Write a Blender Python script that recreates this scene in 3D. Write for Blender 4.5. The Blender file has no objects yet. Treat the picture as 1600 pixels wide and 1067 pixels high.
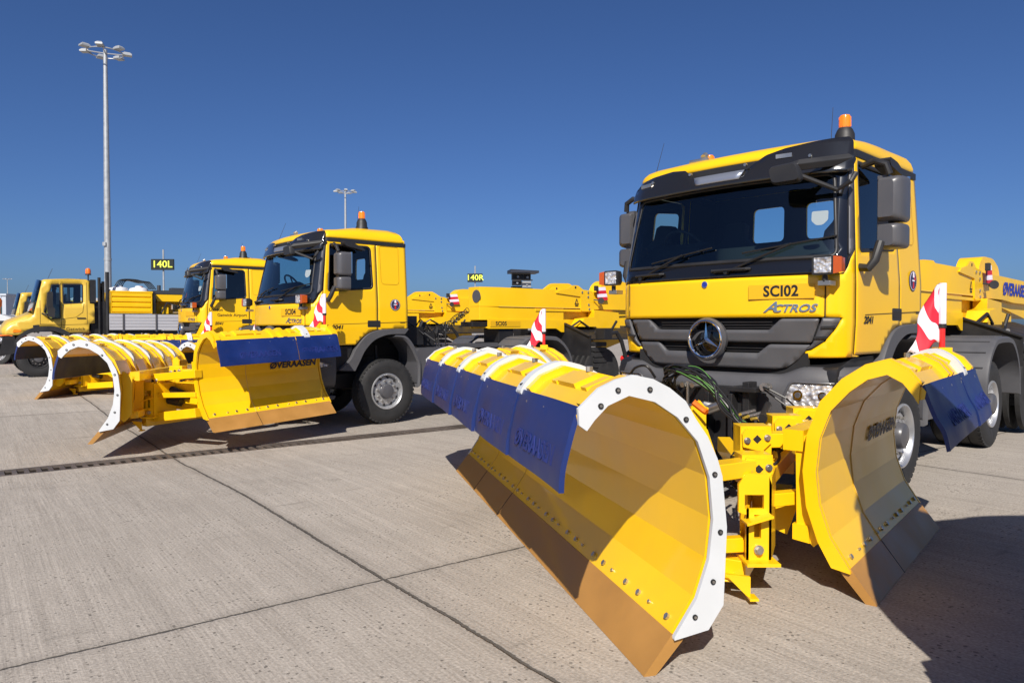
import bpy, bmesh, math, random
from mathutils import Vector, Matrix, geometry
random.seed(7)
R = math.radians
SC = bpy.context.scene
COL = SC.collection

# ------------------------------------------------------------------ camera, sky, sun
CAM_H = 1.5676
cd = bpy.data.cameras.new('camera'); cam = bpy.data.objects.new('camera', cd); COL.objects.link(cam)
cd.sensor_width = 36.0; cd.lens = 36.0 * 1122.5 / 1600.0; cd.clip_end = 5000; cd.clip_start = 0.05
cam.location = (0, 0, CAM_H); cam.rotation_euler = (R(90 - 1.24), 0, 0)
SC.camera = cam
SUN_EL = 40.0; SUN_HEAD = 81.0          # heading of the light on the ground (deg from +x)
w = bpy.data.worlds.new('World'); SC.world = w; w.use_nodes = True
nt = w.node_tree; bg = nt.nodes['Background']
sky = nt.nodes.new('ShaderNodeTexSky'); sky.sky_type = 'NISHITA'; sky.sun_disc = False
sx, sy = -math.cos(R(SUN_HEAD)), -math.sin(R(SUN_HEAD))
sky.sun_elevation = R(SUN_EL); sky.sun_rotation = math.atan2(sx, sy)
sky.air_density = 0.8; sky.dust_density = 1.2; sky.ozone_density = 4.0; sky.altitude = 0
tint = nt.nodes.new('ShaderNodeVectorMath'); tint.operation = 'MULTIPLY'; tint.inputs[1].default_value = (.57, .77, 1.10)   # polarised, deep blue air
nt.links.new(sky.outputs[0], tint.inputs[0]); nt.links.new(tint.outputs[0], bg.inputs[0]); bg.inputs[1].default_value = 0.062
sl = bpy.data.lights.new('sun', 'SUN'); sl.energy = 5.0; sl.angle = R(0.5); sl.color = (1.0, 0.93, 0.83)
so = bpy.data.objects.new('sun', sl); COL.objects.link(so)
ld = Vector((-sx * math.cos(R(SUN_EL)), -sy * math.cos(R(SUN_EL)), -math.sin(R(SUN_EL))))
so.rotation_euler = ld.to_track_quat('-Z', 'Y').to_euler(); so.location = (0, -10, 20)
SC.view_settings.view_transform = 'Standard'; SC.view_settings.look = 'None'
SC.view_settings.exposure = 0.33; SC.view_settings.gamma = 1.0

# ------------------------------------------------------------------ materials
def mat(name, col, rough=.5, metal=0., coat=0., var=0., vscale=3., bump=0., bscale=40., spec=.5, emit=None, stretch=None, dirt=0., dcol=(.2, .15, .1)):
    m = bpy.data.materials.new(name); m.use_nodes = True
    t = m.node_tree; b = t.nodes['Principled BSDF']
    b.inputs['Base Color'].default_value = (*col, 1); b.inputs['Roughness'].default_value = rough
    b.inputs['Metallic'].default_value = metal; b.inputs['Coat Weight'].default_value = coat
    b.inputs['Coat Roughness'].default_value = .06; b.inputs['Specular IOR Level'].default_value = spec
    tc = t.nodes.new('ShaderNodeTexCoord')
    src = tc.outputs['Object']
    if stretch:
        mp = t.nodes.new('ShaderNodeMapping'); mp.inputs['Scale'].default_value = stretch
        t.links.new(src, mp.inputs[0]); src = mp.outputs[0]
    cur = None
    if var > 0:
        n = t.nodes.new('ShaderNodeTexNoise'); n.inputs['Scale'].default_value = vscale; n.inputs['Detail'].default_value = 6
        t.links.new(src, n.inputs['Vector'])
        r = t.nodes.new('ShaderNodeMapRange'); r.inputs[1].default_value = .3; r.inputs[2].default_value = .7
        r.inputs[3].default_value = 1 - var; r.inputs[4].default_value = 1 + var
        t.links.new(n.outputs[0], r.inputs[0])
        v = t.nodes.new('ShaderNodeVectorMath'); v.operation = 'SCALE'; v.inputs[0].default_value = col
        t.links.new(r.outputs[0], v.inputs['Scale']); cur = v.outputs[0]
        rr = t.nodes.new('ShaderNodeMapRange'); rr.inputs[1].default_value = .3; rr.inputs[2].default_value = .7
        rr.inputs[3].default_value = rough * .8; rr.inputs[4].default_value = min(1, rough * 1.25)
        t.links.new(n.outputs[0], rr.inputs[0]); t.links.new(rr.outputs[0], b.inputs['Roughness'])
    if dirt > 0:
        n2 = t.nodes.new('ShaderNodeTexNoise'); n2.inputs['Scale'].default_value = 2.2; n2.inputs['Detail'].default_value = 9; n2.inputs['Roughness'].default_value = .75
        t.links.new(src, n2.inputs['Vector'])
        r2 = t.nodes.new('ShaderNodeMapRange'); r2.inputs[1].default_value = .5; r2.inputs[2].default_value = .75
        r2.inputs[3].default_value = 0; r2.inputs[4].default_value = dirt
        t.links.new(n2.outputs[0], r2.inputs[0])
        mx = t.nodes.new('ShaderNodeMix'); mx.data_type = 'RGBA'
        t.links.new(r2.outputs[0], mx.inputs['Factor'])
        if cur: t.links.new(cur, mx.inputs[6])
        else: mx.inputs[6].default_value = (*col, 1)
        mx.inputs[7].default_value = (*dcol, 1); cur = mx.outputs[2]
    if cur: t.links.new(cur, b.inputs['Base Color'])
    if bump > 0:
        n3 = t.nodes.new('ShaderNodeTexNoise'); n3.inputs['Scale'].default_value = bscale; n3.inputs['Detail'].default_value = 4
        t.links.new(src, n3.inputs['Vector'])
        bp = t.nodes.new('ShaderNodeBump'); bp.inputs['Strength'].default_value = bump; bp.inputs['Distance'].default_value = .01
        t.links.new(n3.outputs[0], bp.inputs['Height']); t.links.new(bp.outputs[0], b.inputs['Normal'])
    if emit:
        b.inputs['Emission Color'].default_value = (*emit, 1); b.inputs['Emission Strength'].default_value = 1
    return m

def add_scratches(m, col, amt=.5):
    t = m.node_tree; b = t.nodes['Principled BSDF']; src = b.inputs['Base Color'].links[0].from_socket
    tc = t.nodes.new('ShaderNodeTexCoord'); f = None
    for sc, st, lo in ((3.0, (1, 14, .6), .66), (5.0, (12, 1, 1.2), .68), (38, (1, 1, 1), .72)):
        mp = t.nodes.new('ShaderNodeMapping'); mp.inputs['Scale'].default_value = st; mp.inputs['Rotation'].default_value = (.3, .2, .3)
        n = t.nodes.new('ShaderNodeTexNoise'); n.inputs['Scale'].default_value = sc; n.inputs['Detail'].default_value = 8; n.inputs['Roughness'].default_value = .7
        t.links.new(tc.outputs['Object'], mp.inputs[0]); t.links.new(mp.outputs[0], n.inputs['Vector'])
        r = t.nodes.new('ShaderNodeMapRange'); r.inputs[1].default_value = lo; r.inputs[2].default_value = lo + .08; r.inputs[4].default_value = amt; t.links.new(n.outputs[0], r.inputs[0])
        if f is None: f = r.outputs[0]
        else:
            q = t.nodes.new('ShaderNodeMath'); q.operation = 'MAXIMUM'; t.links.new(f, q.inputs[0]); t.links.new(r.outputs[0], q.inputs[1]); f = q.outputs[0]
    mx = t.nodes.new('ShaderNodeMix'); mx.data_type = 'RGBA'; t.links.new(f, mx.inputs['Factor']); t.links.new(src, mx.inputs[6]); mx.inputs[7].default_value = (*col, 1)
    t.links.new(mx.outputs[2], b.inputs['Base Color'])
def glass(name, tint, gl=(1, 1, 1), boost=0.06):
    m = bpy.data.materials.new(name); m.use_nodes = True; t = m.node_tree
    for n in list(t.nodes): t.nodes.remove(n)
    o = t.nodes.new('ShaderNodeOutputMaterial'); tr = t.nodes.new('ShaderNodeBsdfTransparent'); tr.inputs[0].default_value = (*tint, 1)
    g = t.nodes.new('ShaderNodeBsdfGlossy'); g.inputs['Roughness'].default_value = .01; g.inputs['Color'].default_value = (*gl, 1)
    f = t.nodes.new('ShaderNodeFresnel'); f.inputs[0].default_value = 1.5
    a = t.nodes.new('ShaderNodeMath'); a.operation = 'ADD'; a.inputs[1].default_value = boost; a.use_clamp = True
    x = t.nodes.new('ShaderNodeMixShader')
    t.links.new(f.outputs[0], a.inputs[0]); t.links.new(a.outputs[0], x.inputs[0]); t.links.new(tr.outputs[0], x.inputs[1]); t.links.new(g.outputs[0], x.inputs[2])
    t.links.new(x.outputs[0], o.inputs[0]); return m

YEL = (.88, .515, .003)
M = {}
M['yellow'] = mat('yellow_paint', YEL, .36, coat=.28, var=.03, vscale=1.3, bump=.03, bscale=3)
M['plowyel'] = mat('plow_yellow_paint', (.88, .52, .004), .36, coat=.35, var=.05, vscale=2.5, bump=.05, bscale=6, dirt=.10, dcol=(.5, .28, .03))
M['trailyel'] = mat('trailer_yellow_paint', (.85, .50, .004), .42, coat=.25, var=.04, vscale=2, bump=.03, bscale=5)
M['paleyel'] = mat('pale_yellow_paint', (.66, .43, .05), .38, coat=.35, var=.04, vscale=1.5)
M['ochre'] = mat('ochre_steel', (.38, .19, .045), .5, metal=.0, coat=.1, var=.10, vscale=4, dirt=.15, dcol=(.25, .12, .03), bump=.08, bscale=18)
M['white'] = mat('white_plastic', (.56, .58, .60), .5, var=.03, vscale=5, dirt=.06, dcol=(.5, .48, .42))
M['blue'] = mat('blue_rubber', (.006, .022, .13), .48, var=.2, vscale=3, dirt=.4, dcol=(.022, .024, .05), bump=.10, bscale=14)
M['bluetext'] = mat('blue_lettering', (.012, .03, .30), .5)
M['rubtext'] = mat('rubber_lettering', (.010, .022, .15), .6, var=.3, vscale=9)
M['grey'] = mat('grey_plastic', (.075, .075, .082), .55, var=.06, vscale=4, bump=.06, bscale=120)
M['greysat'] = mat('grey_satin', (.075, .075, .083), .35, coat=.1, var=.05)
M['dark'] = mat('dark_plastic', (.018, .018, .02), .5, var=.1)
M['black'] = mat('black_gloss', (.008, .008, .009), .12, coat=.6)
M['smoke'] = mat('smoked_acrylic', (.014, .013, .012), .08, coat=.8)
M['steelblk'] = mat('black_steel', (.016, .016, .018), .5, metal=.2, var=.2, dirt=.2, dcol=(.06, .05, .045))
M['void'] = mat('interior_trim', (.012, .012, .014), .9)
M['seat'] = mat('seat_fabric', (.02, .022, .026), .9)
M['tyre'] = mat('tyre_rubber', (.017, .017, .018), .75, var=.2, vscale=8, bump=.2, bscale=60, dirt=.3, dcol=(.05, .045, .04))
M['rim'] = mat('silver_rim', (.55, .56, .58), .32, metal=.75, var=.06)
M['steel'] = mat('bare_steel', (.5, .48, .44), .35, metal=.9, var=.15)
M['chrome'] = mat('chrome', (.8, .8, .82), .08, metal=1.0)
M['alu'] = mat('aluminium_panel', (.52, .52, .55), .45, metal=.3, var=.05, stretch=(.3, 1, 8))
M['galv'] = mat('galvanised_steel', (.36, .38, .40), .5, metal=.4, var=.08)
M['orange'] = mat('amber_lens', (.85, .22, .01), .15, coat=.7, emit=(.10, .015, 0))
M['red'] = mat('red_paint', (.62, .02, .02), .45, coat=.1)
M['redcloth'] = mat('red_reflective', (.62, .015, .03), .5)
M['cloth'] = mat('white_cloth', (.80, .74, .84), .8, var=.05, vscale=12)
M['platey'] = mat('plate_yellow', (.70, .39, .004), .5)
M['letter'] = mat('black_lettering', (.012, .011, .010), .5)
M['green'] = mat('green_stripe', (.10, .26, .05), .5)
M['hose'] = mat('black_hose', (.012, .012, .013), .4)
M['glass'] = glass('windscreen_glass', (.62, .82, .84), boost=.03)
M['sglass'] = glass('side_glass', (.56, .70, .74), boost=.03)
M['orgbox'] = mat('orange_plastic', (.85, .16, .01), .4)
M['tan'] = mat('worn_yellow', (.66, .42, .09), .6)
M['bldg'] = mat('hangar_cladding', (.16, .18, .21), .7, var=.08)
M['bldgw'] = mat('pale_cladding', (.42, .46, .52), .7, var=.05)
M['bglass'] = mat('hangar_glass', (.03, .09, .08), .1, coat=.5)
M['tank'] = mat('tank_plastic', (.72, .74, .78), .45, var=.04)
M['signblk'] = mat('sign_black', (.01, .014, .012), .4)
M['signyel'] = mat('sign_yellow', (.75, .85, .08), .5, emit=(.10, .12, .01))
M['gap'] = mat('seam_gap', (.05, .03, .006), .8)
M['crease'] = mat('crease_shade', (.45, .25, .004), .5)  # darker yellow, the shade of the press line put into colour
M['amber'] = mat('dark_amber_lens', (.50, .085, .008), .15, coat=.6)
M['darkwarm'] = mat('dark_hopper_cover', (.035, .04, .05), .6)

add_scratches(M['plowyel'], (.60, .42, .10), .45); add_scratches(M['ochre'], (.10, .07, .05), .6); add_scratches(M['trailyel'], (.5, .36, .10), .25)
def lens_material():
    m = bpy.data.materials.new('lamp_lens'); m.use_nodes = True; t = m.node_tree; b = t.nodes['Principled BSDF']
    b.inputs['Metallic'].default_value = .45; b.inputs['Roughness'].default_value = .16
    tc = t.nodes.new('ShaderNodeTexCoord'); v = t.nodes.new('ShaderNodeTexVoronoi'); v.inputs['Scale'].default_value = 38; v.feature = 'SMOOTH_F1'
    t.links.new(tc.outputs['Object'], v.inputs['Vector'])
    r = t.nodes.new('ShaderNodeValToRGB'); r.color_ramp.elements[0].color = (.95, .97, 1, 1); r.color_ramp.elements[1].color = (.25, .24, .26, 1)  # pale and dark cells paint the reflector sparkle into the lens colour
    r.color_ramp.elements[0].position = .15; r.color_ramp.elements[1].position = .75
    t.links.new(v.outputs['Distance'], r.inputs[0]); t.links.new(r.outputs[0], b.inputs['Base Color'])
    bp = t.nodes.new('ShaderNodeBump'); bp.inputs['Strength'].default_value = .9; bp.inputs['Distance'].default_value = .02
    t.links.new(v.outputs['Distance'], bp.inputs['Height']); t.links.new(bp.outputs[0], b.inputs['Normal'])
    b.inputs['Coat Weight'].default_value = .5; return m
M['lens'] = lens_material()

def stripe_material():
    m = bpy.data.materials.new('red_white_stripes'); m.use_nodes = True; t = m.node_tree; b = t.nodes['Principled BSDF']
    b.inputs['Roughness'].default_value = .6
    tc = t.nodes.new('ShaderNodeTexCoord'); s = t.nodes.new('ShaderNodeSeparateXYZ'); t.links.new(tc.outputs['UV'], s.inputs[0])
    a = t.nodes.new('ShaderNodeMath'); a.operation = 'ADD'; t.links.new(s.outputs[0], a.inputs[0]); t.links.new(s.outputs[1], a.inputs[1])
    f = t.nodes.new('ShaderNodeMath'); f.operation = 'FRACT'; t.links.new(a.outputs[0], f.inputs[0])
    g = t.nodes.new('ShaderNodeMath'); g.operation = 'GREATER_THAN'; g.inputs[1].default_value = .52; t.links.new(f.outputs[0], g.inputs[0])
    mx = t.nodes.new('ShaderNodeMix'); mx.data_type = 'RGBA'; t.links.new(g.outputs[0], mx.inputs['Factor'])
    mx.inputs[6].default_value = (.80, .77, .86, 1); mx.inputs[7].default_value = (.62, .015, .04, 1)
    t.links.new(mx.outputs[2], b.inputs['Base Color']); return m
M['stripe'] = stripe_material()

GA = R(37.3)
Q0, P0J = 3.995, 2.05
def concrete_material():
    m = bpy.data.materials.new('brushed_concrete'); m.use_nodes = True; t = m.node_tree; b = t.nodes['Principled BSDF']
    N = t.nodes.new; Lk = t.links.new
    def math_(op, a, c=None, clamp=False):
        n = N('ShaderNodeMath'); n.operation = op; n.use_clamp = clamp
        for i, v in enumerate((a, c)):
            if v is None: continue
            if isinstance(v, (int, float)): n.inputs[i].default_value = v
            else: Lk(v, n.inputs[i])
        return n.outputs[0]
    tc = N('ShaderNodeTexCoord'); mp = N('ShaderNodeMapping'); mp.vector_type = 'TEXTURE'; mp.inputs['Rotation'].default_value = (0, 0, GA)
    Lk(tc.outputs['Object'], mp.inputs[0]); P = mp.outputs[0]
    se = N('ShaderNodeSeparateXYZ'); Lk(P, se.inputs[0])
    def noise(scale, sc=None, det=5, rough=.55):
        n = N('ShaderNodeTexNoise'); n.inputs['Scale'].default_value = scale; n.inputs['Detail'].default_value = det; n.inputs['Roughness'].default_value = rough
        if sc:
            q = N('ShaderNodeMapping'); q.inputs['Scale'].default_value = sc; Lk(P, q.inputs[0]); Lk(q.outputs[0], n.inputs['Vector'])
        else: Lk(P, n.inputs['Vector'])
        return n.outputs[0]
    wob = math_('MULTIPLY', math_('SUBTRACT', noise(1.1, det=3), .5), .06)
    wob2 = math_('MULTIPLY', math_('SUBTRACT', noise(25, det=2), .5), .025)
    def joint(coord, off, period, width):
        x = math_('ADD', math_('ADD', coord, wob), wob2)
        x = math_('SUBTRACT', x, off)
        x = math_('DIVIDE', x, period); x = math_('SUBTRACT', x, math_('ROUND', x)); x = math_('ABSOLUTE', math_('MULTIPLY', x, period))
        r = N('ShaderNodeMapRange'); r.inputs[1].default_value = width; r.inputs[2].default_value = width + .006; r.inputs[3].default_value = 1; r.inputs[4].default_value = 0
        Lk(x, r.inputs[0]); return r.outputs[0], x
    j1, d1 = joint(se.outputs[0], P0J, 6.5, .009)
    j2, d2 = joint(se.outputs[1], Q0, 5.8, .006)
    jt = math_('MAXIMUM', j1, j2)
    big = noise(.35, det=4); mid = noise(2.2, det=6, rough=.65); fine = noise(60, det=3, rough=.6)
    streak = noise(9, (1, .035, 1), det=4, rough=.7); streak2 = noise(46, (1, .03, 1), det=2)
    # groove band zones
    zone = noise(.5, (1, .12, 1), det=2)
    zr = N('ShaderNodeMapRange'); zr.inputs[1].default_value = .42; zr.inputs[2].default_value = .62; Lk(zone, zr.inputs[0])
    wn = N('ShaderNodeTexWhiteNoise'); wn.noise_dimensions = '2D'; cx = N('ShaderNodeCombineXYZ')
    Lk(math_('FLOOR', math_('DIVIDE', math_('SUBTRACT', se.outputs[0], P0J), 6.5)), cx.inputs[0]); Lk(math_('FLOOR', math_('DIVIDE', math_('SUBTRACT', se.outputs[1], Q0), 5.8)), cx.inputs[1]); Lk(cx.outputs[0], wn.inputs[0])
    tone = math_('ADD', math_('MULTIPLY', math_('SUBTRACT', big, .5), .34), math_('MULTIPLY', math_('SUBTRACT', mid, .5), .34))
    tone = math_('ADD', tone, math_('MULTIPLY', math_('SUBTRACT', wn.outputs[0], .5), .12))
    tone = math_('ADD', tone, math_('MULTIPLY', math_('SUBTRACT', streak, .5), .5))
    s2 = math_('MULTIPLY', math_('MULTIPLY', math_('SUBTRACT', streak2, .5), .55), math_('ADD', math_('MULTIPLY', zr.outputs[0], .8), .25))
    tone = math_('ADD', tone, s2); tone = math_('ADD', tone, math_('MULTIPLY', math_('SUBTRACT', fine, .5), 1.1))
    base = N('ShaderNodeMix'); base.data_type = 'RGBA'; base.inputs[6].default_value = (.295, .262, .226, 1); base.inputs[7].default_value = (.40, .362, .318, 1)
    Lk(math_('ADD', tone, .5, True), base.inputs['Factor'])
    sc = N('ShaderNodeVectorMath'); sc.operation = 'SCALE'; Lk(base.outputs[2], sc.inputs[0]); Lk(math_('ADD', math_('MULTIPLY', tone, .75), 1), sc.inputs['Scale'])
    # pits: small dark holes, stronger in patches
    vo = N('ShaderNodeTexVoronoi'); vo.inputs['Scale'].default_value = 34; vo.inputs['Randomness'].default_value = 1; Lk(P, vo.inputs['Vector'])
    thr = math_('MULTIPLY', math_('ADD', mid, -.33, True), 1.15)
    pr = N('ShaderNodeMath'); pr.operation = 'LESS_THAN'; Lk(vo.outputs['Distance'], pr.inputs[0]); Lk(thr, pr.inputs[1])
    vs = N('ShaderNodeSeparateXYZ'); Lk(vo.outputs['Color'], vs.inputs[0])
    pit = math_('MULTIPLY', pr.outputs[0], math_('GREATER_THAN', vs.outputs[0], .62))
    # scuff marks
    sf = noise(3.2, (.35, 1.6, 1), det=5, rough=.6); sfr = N('ShaderNodeMapRange'); sfr.inputs[1].default_value = .62; sfr.inputs[2].default_value = .76; sfr.inputs[4].default_value = .34; Lk(sf, sfr.inputs[0])
    dk = math_('MAXIMUM', math_('MULTIPLY', jt, .72), math_('MULTIPLY', pit, .5)); dk = math_('MAXIMUM', dk, sfr.outputs[0])
    edge = N('ShaderNodeMapRange'); edge.inputs[1].default_value = .0; edge.inputs[2].default_value = .10; edge.inputs[3].default_value = .16; edge.inputs[4].default_value = 0
    Lk(math_('MINIMUM', d1, d2), edge.inputs[0]); st = noise(.55, (1, .6, 1), det=7, rough=.62); str_ = N('ShaderNodeMapRange'); str_.inputs[1].default_value = .56; str_.inputs[2].default_value = .74; str_.inputs[4].default_value = .22; Lk(st, str_.inputs[0]); dk = math_('MAXIMUM', dk, str_.outputs[0])
    dk = math_('MAXIMUM', dk, edge.outputs[0])
    f = N('ShaderNodeVectorMath'); f.operation = 'SCALE'; Lk(sc.outputs[0], f.inputs[0]); Lk(math_('SUBTRACT', 1, dk), f.inputs['Scale'])
    Lk(f.outputs[0], b.inputs['Base Color']); b.inputs['Roughness'].default_value = .85; b.inputs['Specular IOR Level'].default_value = .25
    h = math_('ADD', math_('MULTIPLY', fine, .5), math_('MULTIPLY', streak2, .5)); h = math_('SUBTRACT', h, math_('MULTIPLY', jt, 1.2)); h = math_('SUBTRACT', h, pit)
    bp = N('ShaderNodeBump'); bp.inputs['Strength'].default_value = .8; bp.inputs['Distance'].default_value = .01; Lk(h, bp.inputs['Height']); Lk(bp.outputs[0], b.inputs['Normal'])
    return m
M['concrete'] = concrete_material()

# ------------------------------------------------------------------ mesh helpers
def V(*a): return Vector(a)
class MB:
    def __init__(s): s.v = []; s.f = []; s.m = []; s.s = []; s.X = None
    def add(s, vs, fs, m=0, sm=False):
        o = len(s.v)
        for p in vs:
            p = Vector(p); s.v.append(s.X @ p if s.X else p)
        for q in fs: s.f.append(tuple(o + i for i in q)); s.m.append(m); s.s.append(sm)
        return s
    def box(s, lo, hi, m=0, rot=None):
        lo = Vector(lo); hi = Vector(hi); c = (lo + hi) / 2; h = (hi - lo) / 2
        vs = [V(x * h.x, y * h.y, z * h.z) for x in (-1, 1) for y in (-1, 1) for z in (-1, 1)]
        if rot: vs = [rot @ p for p in vs]
        return s.add([c + p for p in vs], [(0, 1, 3, 2), (4, 6, 7, 5), (0, 4, 5, 1), (2, 3, 7, 6), (0, 2, 6, 4), (1, 5, 7, 3)], m)
    def beam(s, a, b, wd, ht, m=0, up=(0, 0, 1)):
        a = Vector(a); b = Vector(b); d = (b - a).normalized(); u = Vector(up); sd = d.cross(u).normalized(); u = sd.cross(d)
        vs = [p + sd * (i * wd / 2) + u * (j * ht / 2) for p in (a, b) for i in (-1, 1) for j in (-1, 1)]
        return s.add(vs, [(0, 1, 3, 2), (4, 6, 7, 5), (0, 4, 5, 1), (2, 3, 7, 6), (0, 2, 6, 4), (1, 5, 7, 3)], m)
    def cyl(s, a, b, r, r2=None, n=20, m=0, caps=True):
        a = Vector(a); b = Vector(b); r2 = r if r2 is None else r2; d = (b - a).normalized()
        x = d.orthogonal().normalized(); y = d.cross(x)
        vs = []
        for p, rr in ((a, r), (b, r2)):
            for i in range(n):
                t = 2 * math.pi * i / n; vs.append(p + (x * math.cos(t) + y * math.sin(t)) * rr)
        s.add(vs, [(i, (i + 1) % n, n + (i + 1) % n, n + i) for i in range(n)], m, True)
        if caps: s.add(vs[:n], [tuple(range(n))[::-1]], m); s.add(vs[n:], [tuple(range(n))], m)
        return s
    def tube(s, pts, r, n=8, m=0, closed=False):
        pts = [Vector(p) for p in pts]; rings = []; x = None; k = len(pts)
        for i, p in enumerate(pts):
            if closed: d = (pts[(i + 1) % k] - pts[i - 1]).normalized()
            else: d = (pts[min(i + 1, k - 1)] - pts[max(i - 1, 0)]).normalized()
            if x is None: x = d.orthogonal().normalized()
            else:
                x = x - d * x.dot(d); x = x.normalized() if x.length > 1e-6 else d.orthogonal().normalized()
            y = d.cross(x); rings.append([p + (x * math.cos(2 * math.pi * j / n) + y * math.sin(2 * math.pi * j / n)) * r for j in range(n)])
        return s.loft(rings, m, True, loop=closed, caps=not closed)
    def loft(s, rings, m=0, sm=False, loop=False, caps=True, closed=True):
        n = len(rings[0]); vs = [p for r in rings for p in r]; fs = []
        k = len(rings)
        for i in range(k if loop else k - 1):
            a = i * n; b = ((i + 1) % k) * n
            for j in range(n if closed else n - 1):
                fs.append((a + j, a + (j + 1) % n, b + (j + 1) % n, b + j))
        s.add(vs, fs, m, sm)
        if caps and not loop and closed: s.add(rings[0], [tuple(range(n))[::-1]], m); s.add(rings[-1], [tuple(range(n))], m)
        return s
    def prism(s, poly, axis, a, b, m=0):
        def P(p, t):
            return V(p[0], t, p[1]) if axis == 'y' else (V(t, p[0], p[1]) if axis == 'x' else V(p[0], p[1], t))
        n = len(poly); return s.loft([[P(p, a) for p in poly], [P(p, b) for p in poly]], m)
    def lathe(s, prof, o, axis, n=32, m=0, sm=True):
        o = Vector(o); d = Vector(axis).normalized(); x = d.orthogonal().normalized(); y = d.cross(x)
        rings = [[o + d * h + (x * math.cos(2 * math.pi * i / n) + y * math.sin(2 * math.pi * i / n)) * r for i in range(n)] for r, h in prof]
        return s.loft(rings, m, sm, caps=False)
    def build(s, name, mats, parent=None, bevel=0, solid=None, seg=2, angle=35, smoothall=False, recalc=True, out=None):
        me = bpy.data.meshes.new(name); me.from_pydata([tuple(p) for p in s.v], [], s.f)
        if not isinstance(mats, (list, tuple)): mats = [mats]
        for x in mats: me.materials.append(M[x] if isinstance(x, str) else x)
        for p, mi, sm in zip(me.polygons, s.m, s.s): p.material_index = mi; p.use_smooth = sm or bevel > 0 or smoothall
        if solid and out is None: out = (-.3, 1.15, 2.0)
        if recalc:
            b = bmesh.new(); b.from_mesh(me); bmesh.ops.recalc_face_normals(b, faces=b.faces)
            if solid:
                b.faces.ensure_lookup_table(); b.faces.index_update(); seen = set()
                for f0 in b.faces:
                    if f0.index in seen: continue
                    comp = [f0]; seen.add(f0.index); st = [f0]
                    while st:
                        g_ = st.pop()
                        for e in g_.edges:
                            for h_ in e.link_faces:
                                if h_.index not in seen: seen.add(h_.index); comp.append(h_); st.append(h_)
                    t_ = sum((f.normal.dot((f.calc_center_median() - Vector(out)).normalized()) * f.calc_area() for f in comp))
                    if t_ < 0: bmesh.ops.reverse_faces(b, faces=comp)
            b.to_mesh(me); b.free()
        me.update()
        try: me.set_sharp_from_angle(angle=R(angle))
        except Exception: pass
        o = bpy.data.objects.new(name, me); COL.objects.link(o)
        if parent: o.parent = parent
        if solid:
            md = o.modifiers.new('solid', 'SOLIDIFY'); md.thickness = solid; md.offset = -1
            if len(mats) > 1: md.material_offset = 1; md.material_offset_rim = 0
        if bevel > 0:
            md = o.modifiers.new('bevel', 'BEVEL'); md.width = bevel; md.segments = seg; md.limit_method = 'ANGLE'; md.angle_limit = R(40); md.harden_normals = True
        return o

def empty(name, loc=(0, 0, 0), rz=0, label=None, cat=None, group=None):
    o = bpy.data.objects.new(name, None); COL.objects.link(o); o.location = loc; o.rotation_euler = (0, 0, rz); o.empty_display_size = .3
    if label: o['label'] = label
    if cat: o['category'] = cat
    if group: o['group'] = group
    return o
def tag(o, label=None, cat=None, group=None, kind=None):
    for k, v in (('label', label), ('category', cat), ('group', group), ('kind', kind)):
        if v: o[k] = v
    return o
def inpoly(x, y, P):
    c = False; j = len(P) - 1
    for i in range(len(P)):
        if (P[i][1] > y) != (P[j][1] > y) and x < (P[j][0] - P[i][0]) * (y - P[i][1]) / (P[j][1] - P[i][1]) + P[i][0]: c = not c
        j = i
    return c
def dens(P, step):
    out = []
    for i in range(len(P)):
        a, b = P[i], P[(i + 1) % len(P)]; L = math.hypot(b[0] - a[0], b[1] - a[1]); k = max(1, int(L / step))
        for j in range(k): out.append((a[0] + (b[0] - a[0]) * j / k, a[1] + (b[1] - a[1]) * j / k))
    return out
def rr(P, r, n=5):
    """round the corners of polygon P"""
    out = []; k = len(P)
    rs = r if isinstance(r, (list, tuple)) else [r] * k
    for i in range(k):
        p = Vector(P[i]).to_2d() if len(P[i]) > 2 else Vector(P[i]); a = Vector(P[i - 1]); b = Vector(P[(i + 1) % k])
        da = (a - p); db = (b - p); rad = min(rs[i], da.length * .45, db.length * .45)
        if rad < 1e-4: out.append(tuple(p)); continue
        A = p + da.normalized() * rad; B = p + db.normalized() * rad
        for j in range(n + 1):
            t = j / n; q = A * (1 - t) ** 2 + p * 2 * t * (1 - t) + B * t * t; out.append((q.x, q.y))
    return out
def panel(mb, outer, holes, f, step=.06, m=0, flip=False, edge=None):
    edge = edge or step * .6
    vs = []; es = []
    polys = [dens(outer, edge)] + [dens(h, edge) for h in holes]
    for P in polys:
        o = len(vs); vs += [Vector(p) for p in P]; es += [(o + i, o + (i + 1) % len(P)) for i in range(len(P))]
    xs = [p[0] for p in outer]; ys = [p[1] for p in outer]
    x = min(xs) + step / 2
    while x < max(xs):
        y = min(ys) + step / 2
        while y < max(ys):
            if inpoly(x, y, polys[0]) and not any(inpoly(x, y, h) for h in polys[1:]):
                if min((p[0] - x) ** 2 + (p[1] - y) ** 2 for P in polys for p in P) > (step * .35) ** 2: vs.append(Vector((x, y)))
            y += step
        x += step
    r = geometry.delaunay_2d_cdt(vs, es, [], 0, 1e-6)
    P2, F = r[0], r[2]; fs = []
    for t in F:
        cx = sum(P2[i].x for i in t) / len(t); cy = sum(P2[i].y for i in t) / len(t)
        if inpoly(cx, cy, polys[0]) and not any(inpoly(cx, cy, h) for h in polys[1:]): fs.append(tuple(t)[::-1] if flip else tuple(t))
    return mb.add([f(p.x, p.y) for p in P2], fs, m, True)
_text_cache = {}
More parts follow.
